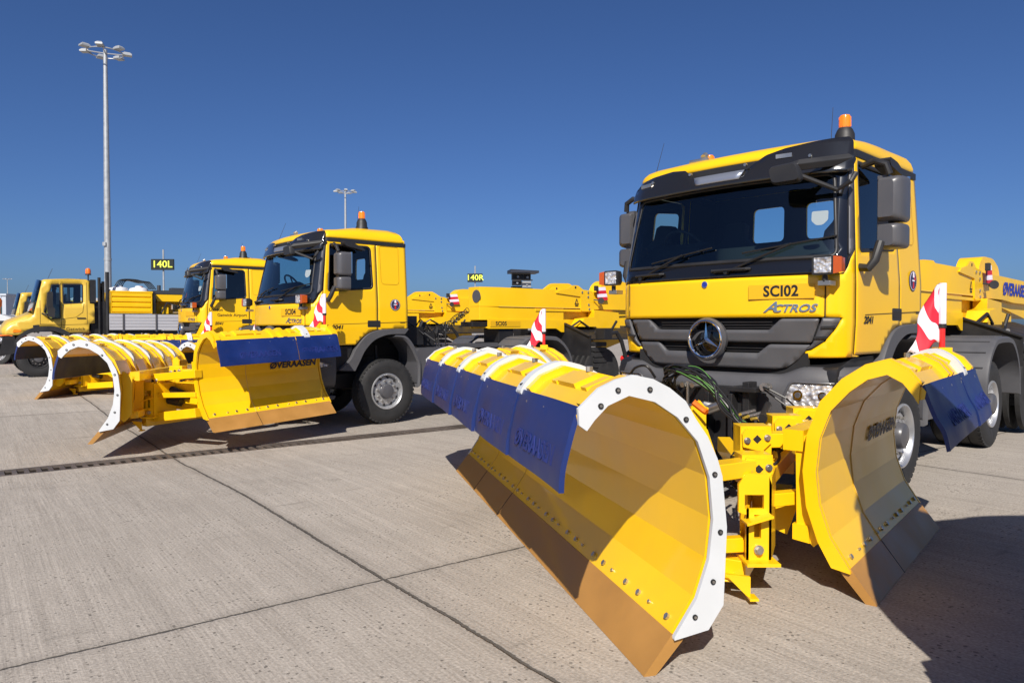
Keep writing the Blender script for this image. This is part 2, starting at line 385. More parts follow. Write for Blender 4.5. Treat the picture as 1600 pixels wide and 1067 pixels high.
def text_mesh(mb, s, size, X, m=0, depth=.002, shear=0., offset=0., sx=1., space=1.):
    """lettering centred at X (matrix: x right, y up, z out)"""
    key = (s, size, shear, offset, space, depth)
    if key not in _text_cache:
        c = bpy.data.curves.new('t', 'FONT'); c.body = s; c.size = size; c.extrude = depth; c.shear = shear; c.offset = offset
        c.align_x = 'CENTER'; c.align_y = 'CENTER'; c.space_character = space; c.resolution_u = 3
        o = bpy.data.objects.new('t', c); COL.objects.link(o)
        dg = bpy.context.evaluated_depsgraph_get(); me = bpy.data.meshes.new_from_object(o.evaluated_get(dg))
        _text_cache[key] = ([v.co.copy() for v in me.vertices], [tuple(p.vertices) for p in me.polygons])
        bpy.data.objects.remove(o); bpy.data.curves.remove(c); bpy.data.meshes.remove(me)
    vs, fs = _text_cache[key]
    if not callable(X):
        XX = X; X = lambda p: XX @ p
    return mb.add([X(V(p.x * sx, p.y, p.z)) for p in vs], fs, m)
def frame(o, x, y):
    x = Vector(x).normalized(); y = Vector(y); z = x.cross(y).normalized(); y = z.cross(x)
    return Matrix(((x.x, y.x, z.x, o[0]), (x.y, y.y, z.y, o[1]), (x.z, y.z, z.z, o[2]), (0, 0, 0, 1)))
def copy_tree(o, parent=None, skip=()):
    c = o.copy(); COL.objects.link(c); c.parent = parent
    for ch in [k for k in bpy.data.objects if k.parent == o]:
        if ch.name.split('.')[0] not in skip: copy_tree(ch, c, skip)
    return c

# ------------------------------------------------------------------ ground
def gz(q):
    def ss(a, b, x): t = max(0, min(1, (x - a) / (b - a))); return t * t * (3 - 2 * t)
    return -.075 * ss(6.6, 9.6, q) * (1 - ss(13.5, 18, q))
ca, sa = math.cos(GA), math.sin(GA)
def gp(p, q, dz=0): return V(p * ca - q * sa, p * sa + q * ca, gz(q) + dz)
mb = MB()
qs = [-2500, -60, 0, 6.6, 7.2, 7.8, 8.4, 9.0, 9.55, 9.60, 10.0, 10.2, 13.5, 14.2, 15, 15.8, 16.6, 17.3, 18, 30, 80, 3000]
ps = [-2500, -60, 0, 60, 3000]
for i in range(len(qs) - 1):
    if qs[i] == 9.60: continue
    for j in range(len(ps) - 1):
        mb.add([gp(ps[j], qs[i]), gp(ps[j + 1], qs[i]), gp(ps[j + 1], qs[i + 1]), gp(ps[j], qs[i + 1])], [(0, 1, 2, 3)], 0, True)
# channel under the grate
for j in range(len(ps) - 1):
    a, b = ps[j], ps[j + 1]
    for (q1, z1, q2, z2) in ((9.60, 0, 9.60, -.12), (9.60, -.12, 10.0, -.12), (10.0, -.12, 10.0, 0)):
        mb.add([gp(a, 9.7) * 0 + V(a * ca - q1 * sa, a * sa + q1 * ca, gz(q1) + z1), V(b * ca - q1 * sa, b * sa + q1 * ca, gz(q1) + z1), V(b * ca - q2 * sa, b * sa + q2 * ca, gz(q2) + z2), V(a * ca - q2 * sa, a * sa + q2 * ca, gz(q2) + z2)], [(0, 1, 2, 3)])
tag(mb.build('ground', 'concrete', recalc=False), 'pale brushed concrete apron with slab joints, pits and scuff marks', kind='structure')
mb = MB()
zz = gz(9.8)
for q in (9.62, 9.98): mb.beam(gp(-22, q, -.012), gp(18, q, -.012), .04, .03)
p = -22.
while p < 18:
    mb.beam(gp(p, 9.64, -.014), gp(p, 9.96, -.014), .045, .022); p += .115
tag(mb.build('drain_grate', mat('rusty_iron', (.15, .125, .11), .6, metal=.5, var=.3, vscale=2)), 'long rusty slot drain grate running across the apron in front of the middle truck', 'drain')

# ------------------------------------------------------------------ tractor truck (local: x = back along the truck, y = from near side to far side, z up)
HW = 1.15
def _bez(a, b, c, d, t): return a * (1 - t) ** 3 + b * 3 * t * (1 - t) ** 2 + c * 3 * t * t * (1 - t) + d * t ** 3
_path = [Vector((x, -1.52 + .10 * (x / .92) ** 2)) for x in [i * .92 / 24 for i in range(25)]]
_path += [_bez(Vector((.92, -1.42)), Vector((1.07, -1.387)), Vector((1.15, -1.30)), Vector((1.15, -1.10)), t / 16) for t in range(1, 17)]
_path += [Vector((1.15, u)) for u in (-.8, -.4, 0, .39)]
_arc = [0]
for i in range(1, len(_path)): _arc.append(_arc[-1] + (_path[i] - _path[i - 1]).length)
def base(s):
    a = abs(s); i = 1
    while i < len(_arc) - 1 and _arc[i] < a: i += 1
    t = (a - _arc[i - 1]) / (_arc[i] - _arc[i - 1]); p = _path[i - 1].lerp(_path[i], t)
    return (p.x if s >= 0 else -p.x), p.y
def sst(a, b, x): t = max(0, min(1, (x - a) / (b - a))); return t * t * (3 - 2 * t)
def W(s, z, off=0.):
    x, u = base(s)
    if off:
        x1, u1 = base(s + .01); x0, u0 = base(s - .01); t = Vector((x1 - x0, u1 - u0)).normalized(); nrm = Vector((t.y, -t.x))
        if nrm.x * x + nrm.y * (u + .2) < 0: nrm = -nrm
        x += nrm.x * off; u += nrm.y * off
    b = sst(-.55, -1.35, u) if u > -1.35 else 1.
    b = max(0, min(1, (-1.00 - u) / .42))
    rk = .02 * sst(1.95, 1.3, z) if z < 1.95 else 0
    rake = (.21 * max(0, (z - 1.98)) / .87 if z > 1.98 else 0) + max(0, z - 2.9) * .2
    rake += .05 * max(0, (1.63 - z)) / .35
    x *= 1 - .065 * max(0, (z - 1.95)) / 1.1 - .02 * max(0, 1.6 - z) / .3
    return V(u + rake * b, HW - x, z)
def Sv(v):
    x = HW - v; sg = 1 if x >= 0 else -1; x = min(abs(x), 1.1499)
    for i in range(1, len(_path)):
        if _path[i].x >= x: t = (x - _path[i - 1].x) / max(1e-9, _path[i].x - _path[i - 1].x); return sg * (_arc[i - 1] + t * (_arc[i] - _arc[i - 1]))
    return sg * _arc[-1]
def Su(u):
    for i in range(25, len(_path)):
        if _path[i].y >= u: t = (u - _path[i - 1].y) / max(1e-9, _path[i].y - _path[i - 1].y); return _arc[i - 1] + t * (_arc[i] - _arc[i - 1])
    return _arc[-1]
def ribbon(mb, pts, wd=.008, off=.0015, m=0, closed=False, f=W):
    pts = dens(pts, .05) if closed else [q for i in range(len(pts) - 1) for q in [tuple(Vector(pts[i]).lerp(Vector(pts[i + 1]), k / max(1, int((Vector(pts[i + 1]) - Vector(pts[i])).length / .06) + 1))) for k in range(int((Vector(pts[i + 1]) - Vector(pts[i])).length / .06) + 1)]] + [pts[-1]]
    k = len(pts); A = []; B = []
    for i in range(k):
        a = Vector(pts[i - 1] if (closed or i) else pts[i]); b = Vector(pts[(i + 1) % k] if (closed or i < k - 1) else pts[i]); d = (b - a).normalized(); n = Vector((-d.y, d.x)) * wd / 2; p = Vector(pts[i])
        A.append(f(*(p + n), off)); B.append(f(*(p - n), off))
    vs = A + B; mb.add(vs, [(i, (i + 1) % k, k + (i + 1) % k, k + i) for i in range(k if closed else k - 1)], m)

def wheel(parent, o, dirv, D=1.08, wd=.30, rear=False, rimm='rim'):
    """o = centre of outer face; dirv points outward"""
    o = Vector(o); d = Vector(dirv); r = D / 2
    mb = MB(); pr = [(.285, -.02), (.31, -.005), (.36, .0), (.42, .008), (.46, .004), (r - .035, -.012), (r - .012, -.028), (r, -.055)]
    for k in range(4):
        a = -.055 - k * (wd - .11) / 4; b = -.055 - (k + 1) * (wd - .11) / 4
        pr += [(r, a - .008), (r, b + .018), (r - .014, b + .014), (r - .014, b + .004), (r, b)]
    pr += [(r - .03, -wd + .03), (.42, -wd + .0), (.285, -wd + .02)]
    mb.lathe(pr, o, d, 48)
    for i in range(48):      # tread lugs on the shoulder
        t = 2 * math.pi * i / 48; x = d.orthogonal().normalized(); y = d.cross(x); q = o + (x * math.cos(t) + y * math.sin(t)) * (r - .014)
        e = (x * math.cos(t) + y * math.sin(t)); g = d.cross(e)
        mb.beam(q - d * .018, q - d * .075, .045, .03, 0, up=e)
    ty = mb.build('wheel', 'tyre', parent)
    mb = MB(); k = -.10 if rear else -.055
    mb.lathe([(.292, -.03), (.306, -.012), (.300, .004), (.285, .006), (.268, -.012), (.262, -.05), (.245, k - .03), (.235, k - .01), (.22, k + .005), (.13, k + .012), (.10, k - .01)], o, d, 48)
    for i in range(10):
        t = 2 * math.pi * (i + .5) / 10; x = d.orthogonal().normalized(); y = d.cross(x); e = (x * math.cos(t) + y * math.sin(t))
        mb.cyl(o + e * .175 + d * (k + .008), o + e * .175 + d * (k + .04), .016, n=6, m=2)
        t += math.pi / 10; e = (x * math.cos(t) + y * math.sin(t))
        mb.cyl(o + e * .228 + d * (k - .012), o + e * .228 + d * (k + .006), .021, n=10, m=1)
    mb.build('rim', [rimm, 'dark', 'steel'], ty)
    mb = MB(); mb.lathe([(.125, k - .02), (.125, k + .05), (.11, k + .075), (.07, k + .085), (.0, k + .09)] if not rear else [(.14, k - .02), (.14, k + .10), (.12, k + .125), (.06, k + .14), (0, k + .14)], o, d, 24)
    mb.build('hub', 'greysat', ty); return ty

def spotlamp(parent, v, u, z, side):
    mb = MB(); mb.X = Matrix.Translation((u, v, z)); s = side   # side +1: amber towards near side
    P = rr([(-.085, -.075), (.085, -.075), (.085, .075), (-.085, .075)], .02)
    mb.loft([[V(-.0, p[0], p[1]) for p in P], [V(.07, p[0] * .95, p[1] * .95) for p in P], [V(.12, p[0] * .6, p[1] * .6) for p in P]], 0)
    mb.box((-.006, -.07 if s > 0 else -.068, -.062), (.002, .068, .062), 1)
    mb.loft([[V(.0, -s * (.085), z_) for z_ in (-.07, .07)] + [V(.0, -s * .15, z_) for z_ in (.06, -.06)], [V(.07, -s * .085, z_) for z_ in (-.07, .07)] + [V(.09, -s * .14, z_) for z_ in (.055, -.055)]], 2)
    mb.cyl((.05, 0, -.075), (.05, 0, -.13), .022, n=12); mb.box((.03, -.05, -.16), (.14, .05, -.12), 3)
    mb.build('indicator_lamp', ['dark', 'lens', 'amber', 'steel'], parent, bevel=.004)

def beacon(parent, u, v, z, big):
    mb = MB(); o = V(u, v, z)
    if big: mb.lathe([(.105, -.08), (.105, .03), (.09, .06), (.088, .12), (.07, .165), (.055, .185)], o, (0, 0, 1), 24, 0); t = .185
    else: mb.lathe([(.07, -.05), (.065, .0), (.05, .04), (.046, .06)], o, (0, 0, 1), 24, 0); t = .06
    mb.lathe([(.05, t), (.052, t + .02), (.05, t + .10), (.044, t + .118), (.0, t + .125)], o, (0, 0, 1), 20, 1)
    for i in range(10):
        a = 2 * math.pi * i / 10; mb.beam(o + V(.052 * math.cos(a), .052 * math.sin(a), t + .01), o + V(.05 * math.cos(a), .05 * math.sin(a), t + .105), .006, .006, 1, up=(math.cos(a), math.sin(a), 0))
    mb.build('beacon', ['dark', 'orange'], parent)

def make_truck(name, label, group):
    T = empty(name, label=label, cat='truck', group=group)
    z0 = 1.33
    sD = Su(-1.18); sR = Su(-.19); sE = _arc[-1]
    # ---- cab shell (yellow side/back), doors, hood
    mb = MB()
    for sg in (1, -1):
        f = lambda s, z, g=sg: W(s * g, z)
        corner = [(Sv(.16), 1.985), (Sv(.16), 1.64), (Sv(.05), 1.635), (Sv(.085), 1.55), (Sv(.16), 1.44), (Sv(.25), 1.375), (Sv(.31), 1.355), (Sv(.31), 1.30), (Sv(.0) + .05, 1.315), (sD - .006, z0), (sD - .006, 2.20), (sD - .07, 2.12), (sD - .10, 2.05), (sD - .14, 1.985)]
        panel(mb, corner, [], f, .05)
        rear = [(sR + .006, 2.985), (sR + .006, 1.575), (sE, 1.60), (sE, 3.0)]
        panel(mb, rear, [], f, .07)
    # back wall with two windows
    fb = lambda v, z: V(.39, HW + (v - HW) * (1 - .065 * max(0, (z - 1.95)) / 1.1), z)
    wins = [rr([(.80, 2.50), (1.12, 2.50), (1.12, 2.88), (.80, 2.88)], .06), rr([(1.38, 2.50), (1.76, 2.50), (1.76, 2.88), (1.38, 2.88)], .06)]
    panel(mb, [(0.02, 1.60), (2.28, 1.60), (2.28, 3.09), (0.02, 3.09)], wins, fb, .1)
    # roof
    rings = []
    for ins, h in ((0, 3.03), (-.0, 3.075), (.02, 3.13), (.06, 3.18), (.14, 3.225), (.30, 3.27), (.55, 3.295)):
        ring = []
        for k in range(-20, 21):
            s = sE * k / 20 * .985; p = W(s, 3.0); c = V(-.3, HW, 0)
            fr = 1 - sst(-1.15, -.35, p.x)
            hh = h if h < 3.05 else 3.05 + (h - 3.05) * (1 - .35 * fr)
            q = V(p.x + ins * (1.15 if p.x < -.9 else .0) + (0 if p.x < -.9 else 0), p.y, hh)
            d = (V(c.x, c.y, 0) - V(p.x, p.y, 0)); dl = d.length; q = V(p.x + d.x / dl * ins, p.y + d.y / dl * ins, hh); ring.append(q)
        # close along the rear
        a, b = ring[-1], ring[0]
        for k in range(1, 8): q = a.lerp(b, k / 8); q.x = .37 - ins * .8; ring.append(q)
        rings.append(ring)
    mb.loft(rings, 0, True, caps=False)
    n = len(rings[0]); mb.add(rings[-1] + [V(-.25, HW, 3.305)], [(i, (i + 1) % n, n) for i in range(n)], 0, True)
    cab = mb.build('cab_shell', ['yellow', 'void'], T, solid=.03, angle=50)
    # hood panel
    mb = MB(); panel(mb, rr([(Sv(2.135), 1.985), (Sv(2.13), 1.64), (Sv(.168), 1.64), (Sv(.165), 1.985)], .01), [], lambda s, z: W(s, z, .004), .07)
    mb.build('hood', ['yellow', 'void'], T, solid=.03)
    # doors with windows
    winp = rr([(Su(-1.05), 2.93), (Su(-1.08), 2.19), (Su(-.28), 2.255), (Su(-.30), 2.93)], [.05, .03, .06, .07])
    for sg in (1, -1):
        f = lambda s, z, g=sg: W(s * g, z, .003)
        outer = rr([(sD + .006, 2.985), (sD + .006, z0), (Su(-.60), z0), (Su(-.5), 1.43), (Su(-.38), 1.52), (Su(-.28), 1.56), (sR - .006, 1.572), (sR - .006, 2.985)], .015)
        mb = MB(); panel(mb, outer, [winp], f, .06)
        d = mb.build('door', ['yellow', 'void'], T, solid=.03)
        if sg == 1: d['label'] = 'near side cab door facing the camera'
        mb = MB(); panel(mb, winp, [], lambda s, z, g=sg: W(s * g, z, -.012), .12); mb.build('side_window', 'sglass', d)
        mb = MB(); ribbon(mb, winp, .03, .006, 0, True, lambda s, z, o, g=sg: W(s * g, z, o)); mb.build('window_seal', 'dark', d, solid=.012)
        mb = MB(); a = W(sg * Su(-.385), 1.725); y = -.004 if sg > 0 else 2.304
        P = rr([(-.385, 1.615), (-.145, 1.615), (-.145, 1.725), (-.385, 1.725)], .02)
        mb.prism(P, 'y', y, y + sg * .01, 0); mb.prism(rr([(-.36, 1.635), (-.17, 1.635), (-.17, 1.70), (-.36, 1.70)], .02), 'y', y - sg * .003, y + sg * .01, 1)
        mb.build('door_handle', ['dark', 'void'], d)
    # seams and sculpted lines
    for sg in (1, -1):
        mb = MB()
        g = lambda s, z, o, k=sg: W(s * k, z, o)
        ribbon(mb, [(sD, 2.98), (sD, z0)], .011, .0015, 0, False, g); ribbon(mb, [(sR, 2.98), (sR, 1.575)], .011, .0015, 0, False, g)
        ribbon(mb, [(Sv(.0) + .1, 1.66), (sE, 1.705)], .007, .0055, 0, False, g); ribbon(mb, [(Sv(.16), 1.985), (Sv(.16), 1.64)], .010, .002, 0, False, g)
        # press line on the rear quarter, its shade painted as a flat darker ribbon
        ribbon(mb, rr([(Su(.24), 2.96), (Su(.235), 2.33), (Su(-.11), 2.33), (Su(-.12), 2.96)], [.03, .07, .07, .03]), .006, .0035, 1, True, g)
        mb.build('panel_seam', ['gap', 'crease'], T, recalc=False)
    # roof gutter trim
    mb = MB(); P = [W(sE * k / 60, 3.005, .012) for k in range(-60, 61)]
    mb.loft([[p + V(0, 0, -.03), p + V(0, 0, .03), p + (V(-.3, HW, p.z) - p).normalized() * .04 + V(0, 0, .035), p + (V(-.3, HW, p.z) - p).normalized() * .04 + V(0, 0, -.03)] for p in P], 0, True)
    mb.build('roof_gutter', 'dark', T, angle=60)
    # ---- windscreen surround, glass, strip
    ws = rr([(Sv(2.17), 2.835), (Sv(2.21), 2.135), (Sv(.09), 2.135), (Sv(.13), 2.835)], [.07, .07, .07, .07])
    sf = [(-sD + .005, 2.97), (-sD + .005, 2.20), (-sD + .07, 2.12), (-sD + .10, 2.05), (-sD + .14, 1.99), (sD - .14, 1.99), (sD - .10, 2.05), (sD - .07, 2.12), (sD - .005, 2.20), (sD - .005, 2.97)]
    mb = MB(); panel(mb, sf, [ws], lambda s, z: W(s, z, .004), .06); sur = mb.build('windscreen_surround', ['black', 'void'], T, solid=.025)
    mb = MB(); panel(mb, ws, [], lambda s, z: W(s, z, -.008), .12); mb.build('windscreen', 'glass', T)
    mb = MB(); ribbon(mb, ws, .03, .007, 0, True); mb.build('seal', 'dark', sur, solid=.01)
    # satin pillar covers
    for sg in (1, -1):
        mb = MB()
        panel(mb, rr([(sD - .115, 2.93), (sD - .10, 2.14), (sD - .03, 2.19), (sD - .03, 2.95)], .02), [], lambda s, z, g=sg: W(s * g, z, .016), .06)
        mb.build('pillar_cover', 'greysat', T, solid=.012)
    # sticker
    mb = MB(); panel(mb, rr([(Sv(.29), 2.52), (Sv(.29), 2.44), (Sv(.25), 2.40), (Sv(.20), 2.40), (Sv(.16), 2.44), (Sv(.16), 2.52)], .015), [], lambda s, z: W(s, z, .001), .05)
    mb.build('windscreen_sticker', mat('sticker', (.26, .31, .34), .9), T)
    # grab handles and wipers on the black strip
    for v in (.95, 1.85):
        mb = MB(); a = W(Sv(v - .18), 2.06, .01); b = W(Sv(v + .18), 2.055, .01); mb.tube([a, a + V(-.035, .02, .0), b + V(-.035, -.02, .0), b], .013, 8); mb.build('grab_bar', 'dark', T)
    for (v1, z1, v2, z2) in ((.98, 2.04, .10, 2.30), (1.95, 2.03, 1.15, 2.27)):
        mb = MB(); a = W(Sv(v1), z1, .02); e = W(Sv(v2), z2, .028); s2 = W(Sv(v2 + (v1 - v2) * .85), z2 - .10, .028); mid = e.lerp(s2, .45)
        mb.cyl(a - V(.02, 0, 0), a + V(.02, 0, 0), .02, n=12); mb.tube([a, a.lerp(mid, .5) + V(-.03, 0, 0), mid + V(-.03, 0, .0)], .011, 6); mb.tube([e, mid + V(-.012, 0, 0), s2], .008, 6)
        for t in (.2, .5, .8): q = e.lerp(s2, t); mb.box(q - V(.012, .012, .008), q + V(.012, .012, .008))
        mb.build('wiper', 'hose', T)
    # visor
    mb = MB(); VZ = 2.93
    lob_ = [(2.26, 2.83), (2.25, 2.98), (2.18, 3.05), (2.02, 3.085), (1.75, 3.10), (1.58, 3.08), (1.47, 3.0), (1.42, 2.95), (.92, 2.945), (.84, 3.01), (.72, 3.09), (.55, 3.13), (.3, 3.155), (.08, 3.17), (.05, 3.12), (.04, 2.86), (.07, 2.83)]
    lob = [(v, z - (.025 if z > 2.9 else 0)) for v, z in lob_]; vp = [(Sv(v), z) for v, z in lob]; vis = lambda s, z: W(s, z, .05 + .05 * sst(3.1, 2.85, z) if False else .075)
    panel(mb, rr(vp, .02), [], vis, .06)
    vz = mb.build('sun_visor', 'smoke', T, solid=.008)
    mb = MB(); panel(mb, [(Sv(1.44), 2.955), (Sv(1.40), 2.875), (Sv(.94), 2.875), (Sv(.90), 2.955)], [], lambda s, z: W(s, z, .08), .06); mb.build('centre_trim', mat('trim_silver', (.32, .35, .42), .3, metal=.6), vz, solid=.006)
    mb = MB()
    for v, z in ((2.08, 2.98), (.55, 3.03)):
        m2 = MB(); a = W(Sv(v + .07), z, .085); b = W(Sv(v - .07), z, .085); m2.beam(a, b, .012, .035); m2.build('marker_lamp', 'steel', vz)
    for v in (.32, .9, 1.5, 2.0):
        mb = MB(); a = W(Sv(v), 3.0, .06); mb.cyl(a, a + V(-.03, 0, .0), .014, n=10); mb.build('visor_screw', 'steel', vz)
    # front mirror arm above the near pillar
    mb = MB(); a = W(Sv(.16), 2.90, .05); b = W(Sv(.42), 2.86, .28); c = W(Sv(.05), 2.68, .14)
    mb.loft([[p + q for q in (V(0, 0, .05), V(-.05, 0, 0), V(0, 0, -.05), V(.05, 0, 0))] for p in (W(Sv(.02), 2.95, .03), a + V(-.06, 0, .02), b + V(.02, -.08, .02), b)], 0, True)
    fm = mb.build('front_mirror_arm', 'dark', T, bevel=.01)
    mb = MB(); P = rr([(-.15, -.085), (.11, -.085), (.14, .075), (-.11, .085)], .05); o = b + V(-.02, .03, -.04)
    mb.loft([[o + V(-.03, p[0] * .9, p[1] * .8) for p in P], [o + V(0, p[0], p[1]) for p in P], [o + V(.05, p[0] * .95, p[1] * .95) for p in P]], 0, True)
    mb.tube([c + V(-.02, 0, .12), c + V(-.06, .02, .05), c + V(-.04, .14, .0), o + V(.05, -.1, -.02)], .02, 8)
    mb.build('mirror_head', 'dark', fm)
    # side mirrors
    for sg in (1, -1):
        y0 = .0 if sg > 0 else 2.3
        def Y(d): return y0 - sg * d
        mb = MB()
        def head(z1, z2, u1, u2):
            P = rr([(.09, z1), (.285, z1), (.285, z2), (.09, z2)], [.02, .045, .05, .02])
            k_ = lambda u, a, b_: [V(u, Y(.13 + (d - .13) * a), (z1 + z2) / 2 + (z - (z1 + z2) / 2) * b_) for d, z in P]
            mb.loft([k_(u2, 1, 1), k_(u2 - .08, 1, 1), k_(u1 + .06, .95, .97), k_(u1 + .02, .86, .92), k_(u1, .6, .8)], 0, True)
        head(2.415, 2.79, -1.04, -.83); head(2.20, 2.405, -1.04, -.84)
        mb.box((-.99, min(Y(.085), Y(.17)), 2.21), (-.86, max(Y(.085), Y(.19)), 2.80))
        mr = mb.build('side_mirror', 'greysat', T, angle=50)
        mb = MB(); mb.box((-.835, min(Y(.13), Y(.275)), 2.46), (-.81, max(Y(.13), Y(.275)), 2.79)); mb.build('mirror_glass', 'chrome', mr)
        mb = MB(); mb.tube([V(-1.10, Y(-.02), 2.05), V(-1.12, Y(.07), 2.04), V(-1.10, Y(.11), 2.10), V(-1.04, Y(.13), 2.25)], .035, 10)
        mb.build('mirror_arm', 'dark', mr); mb = MB(); mb.tube([V(-.98, Y(-.04), 2.90), V(-1.02, Y(.08), 2.92), V(-1.02, Y(.16), 2.88), V(-1.0, Y(.18), 2.80)], .028, 10)
        mb.build('mirror_arm', 'dark', mr)
        mb = MB(); P = rr([(-.85, 2.90), (-.62, 2.86), (-.50, 2.84), (-.52, 2.88), (-.7, 2.95), (-.88, 2.97)], .03); mb.prism(P, 'y', Y(.01), Y(.22 if 0 else .14)); mb.build('kerb_mirror', 'dark', T, bevel=.015)
    # ---- grille
    GF = lambda off: (lambda s, z: W(s, z, off))
    mb = MB(); panel(mb, [(Sv(2.22), 1.64), (Sv(2.12), 1.50), (Sv(1.98), 1.32), (Sv(1.86), 1.22), (Sv(.44), 1.22), (Sv(.32), 1.32), (Sv(.18), 1.50), (Sv(.08), 1.64)], [], GF(-.05), .08)
    gr = mb.build('radiator_grille', 'void', T, solid=.02)
    def bar(top, bot, rec, off=.012, th=.045):
        m_ = MB(); up = [(Sv(v), z) for v, z in top]; lo = [(Sv(v), z) for v, z in bot]
        panel(m_, rr(up + lo[::-1], rec), [], GF(off), .05); o = m_.build('grille_bar', 'grey', gr, solid=th); return o
    bar([(2.07, 1.625), (1.84, 1.625), (1.74, 1.53), (.60, 1.53), (.50, 1.625), (.20, 1.625)], [(1.99, 1.425), (.26, 1.425)], .02)
    bar([(1.985, 1.41), (1.74, 1.41), (1.66, 1.33), (.70, 1.33), (.60, 1.41), (.265, 1.41)], [(1.94, 1.30), (1.85, 1.215), (1.75, 1.20), (.55, 1.20), (.46, 1.215), (.36, 1.29)], .02)
    # slats in the recesses
    for z in (1.55, 1.575, 1.60, 1.35, 1.375):
        mb = MB(); mb.tube([W(Sv(1.7 - k * .08), z, -.02) for k in range(15)], .005, 5); mb.build('grille_slat', 'dark', gr)
    for sg in (1, -1):
        m_ = MB(); f = lambda s, z, g=sg: W(s * g, z, .01)
        panel(m_, rr([(Sv(.18), 1.63), (Sv(.065), 1.63), (Sv(.095), 1.55), (Sv(.17), 1.44), (Sv(.26), 1.375), (Sv(.30), 1.37), (Sv(.245), 1.43)], .01), [], f, .05)
        for zc, va in ((1.56, .10), (1.475, .15)):
            a = W(sg * Sv(va), zc, .02); b = W(sg * Sv(va + .09), zc - .005, .012); m_.beam(a, b, .02, .018, 1)
        m_.build('grille_side', ['grey', 'void'], T, solid=.03)
    # star badge (ring with three points)
    c = W(0, 1.45, .045); X = Matrix.Translation(c)
    mb = MB(); mb.lathe([(.185, .03), (.192, -.015), (.18, -.045), (.168, -.045), (.165, -.02)], c, (1, 0, 0), 48, 1)
    mb.lathe([(.166, .02), (.10, .005), (0, .0)], c + V(.02, 0, 0), (1, 0, 0), 40, 2)
    mb.tube([c + V(-.045, math.cos(t * math.pi / 24) * .160, math.sin(t * math.pi / 24) * .160) for t in range(48)], .011, 8, closed=True)
    for k in range(3):
        t = math.pi / 2 + k * 2 * math.pi / 3; e = V(0, math.cos(t), math.sin(t)); n_ = V(0, -math.sin(t), math.cos(t)); cc = c + V(-.035, 0, 0)
        vs = [cc + V(-.022, 0, 0), cc + e * .155, cc + n_ * .020 + e * .012, cc - n_ * .020 + e * .012, cc + V(.01, 0, 0)]
        mb.add(vs, [(0, 2, 1), (0, 1, 3), (4, 1, 2), (4, 3, 1)])
    mb.build('star_badge', ['chrome', 'greysat', 'black'], T, angle=30)
    # round badge
    c = W(Sv(1.19), 1.94, .008); mb = MB(); mb.cyl(c + V(.006, 0, 0), c + V(-.006, 0, 0), .03, n=24, m=0); mb.cyl(c + V(0, 0, 0), c + V(-.009, 0, 0), .023, n=24, m=1); mb.build('hood_badge', ['chrome', 'bluetext'], T)
    # front script badge on the hood
    def on_front(v, z, off=.008):
        o = W(Sv(v), z, off); x = (W(Sv(v - .1), z, off) - W(Sv(v + .1), z, off)); y = W(Sv(v), z + .05, off) - W(Sv(v), z - .05, off); return frame(o, x, y)
    mb = MB(); text_mesh(mb, 'A', .125, on_front(.585, 1.722, .010), 0, .003, .45, .002, 1.3); text_mesh(mb, 'CTROS', .088, on_front(.40, 1.712, .010), 0, .003, .35, .0025, 1.25); mb.build('model_lettering', 'chrome', T)
    def on_side(u, z, off=-.006): return frame(V(u, off, z), (1, 0, 0), (0, 0, 1))
    mb = MB(); text_mesh(mb, '2041', .085, on_side(-.93, 1.615), 0, .002, .25, .002, 1.2); mb.build('model_number', 'letter', T)
    mb = MB(); mb.box((.235, -.008, 1.688), (.335, -.004, 1.705)); mb.build('side_badge', 'letter', T)
    # airport roundel
    for sg in (1,):
        mb = MB(); o = V(.14, -.006, 1.99)
        mb.cyl(o + V(0, .004, 0), o + V(0, -.001, 0), .095, n=40, m=1); mb.cyl(o, o + V(0, -.002, 0), .086, n=40, m=0); mb.cyl(o, o + V(0, -.003, 0), .081, n=40, m=1)
        mb.prism(rr([(.12, 2.02), (.16, 2.02), (.155, 2.06), (.14, 2.075), (.125, 2.06)], .01), 'y', -.012, -.010, 0); mb.prism([(.11, 1.985), (.17, 1.985), (.17, 2.0), (.11, 2.0)], 'y', -.012, -.010, 0)
        mb.prism([(.125, 1.92), (.155, 1.92), (.15, 1.98), (.13, 1.98)], 'y', -.012, -.010, 2); mb.prism([(.155, 1.99), (.19, 2.0), (.17, 2.04)], 'y', -.012, -.010, 2)
        mb.build('roundel', ['cloth', mat('roundel_navy', (.03, .035, .09), .5), 'red'], T)
    # indicator lamps
    spotlamp(T, .13, -1.53, 2.05, 1); spotlamp(T, 2.27, -1.53, 2.05, -1)
    # beacons, antennas, horn
    beacon(T, -.20, .50, 3.27, True); beacon(T, -.25, 1.93, 3.25, False)
    for (u, v, L, tl) in ((-.25, .62, .40, .02), (-1.02, 2.12, .32, .06)):
        mb = MB(); z = 3.22 if v < 1 else 3.12; mb.cyl((u, v, z), (u + tl, v, z + .06), .012, .008, n=8); mb.cyl((u + tl, v, z + .06), (u + tl * 3.2, v, z + .06 + L), .0035, .002, n=6); mb.build('aerial', 'dark', T)
    mb = MB(); mb.cyl((-.9, 1.55, 3.22), (-.9, 1.75, 3.22), .025, n=10); mb.cyl((-.9, 1.60, 3.25), (-.86, 1.60, 3.28), .03, n=10); mb.build('air_horn', 'steel', T)
    # ---- interior
    mb = MB(); P = rr([(-1.36, 1.9), (-.85, 1.9), (-.80, 2.20), (-.95, 2.33), (-1.15, 2.22), (-1.34, 2.12)], .05); mb.prism(P, 'y', .1, 2.2); P = rr([(-1.1, 2.1), (-.7, 2.1), (-.72, 2.36), (-.85, 2.42), (-1.05, 2.34)], .05); mb.prism(P, 'y', 1.55, 2.15)
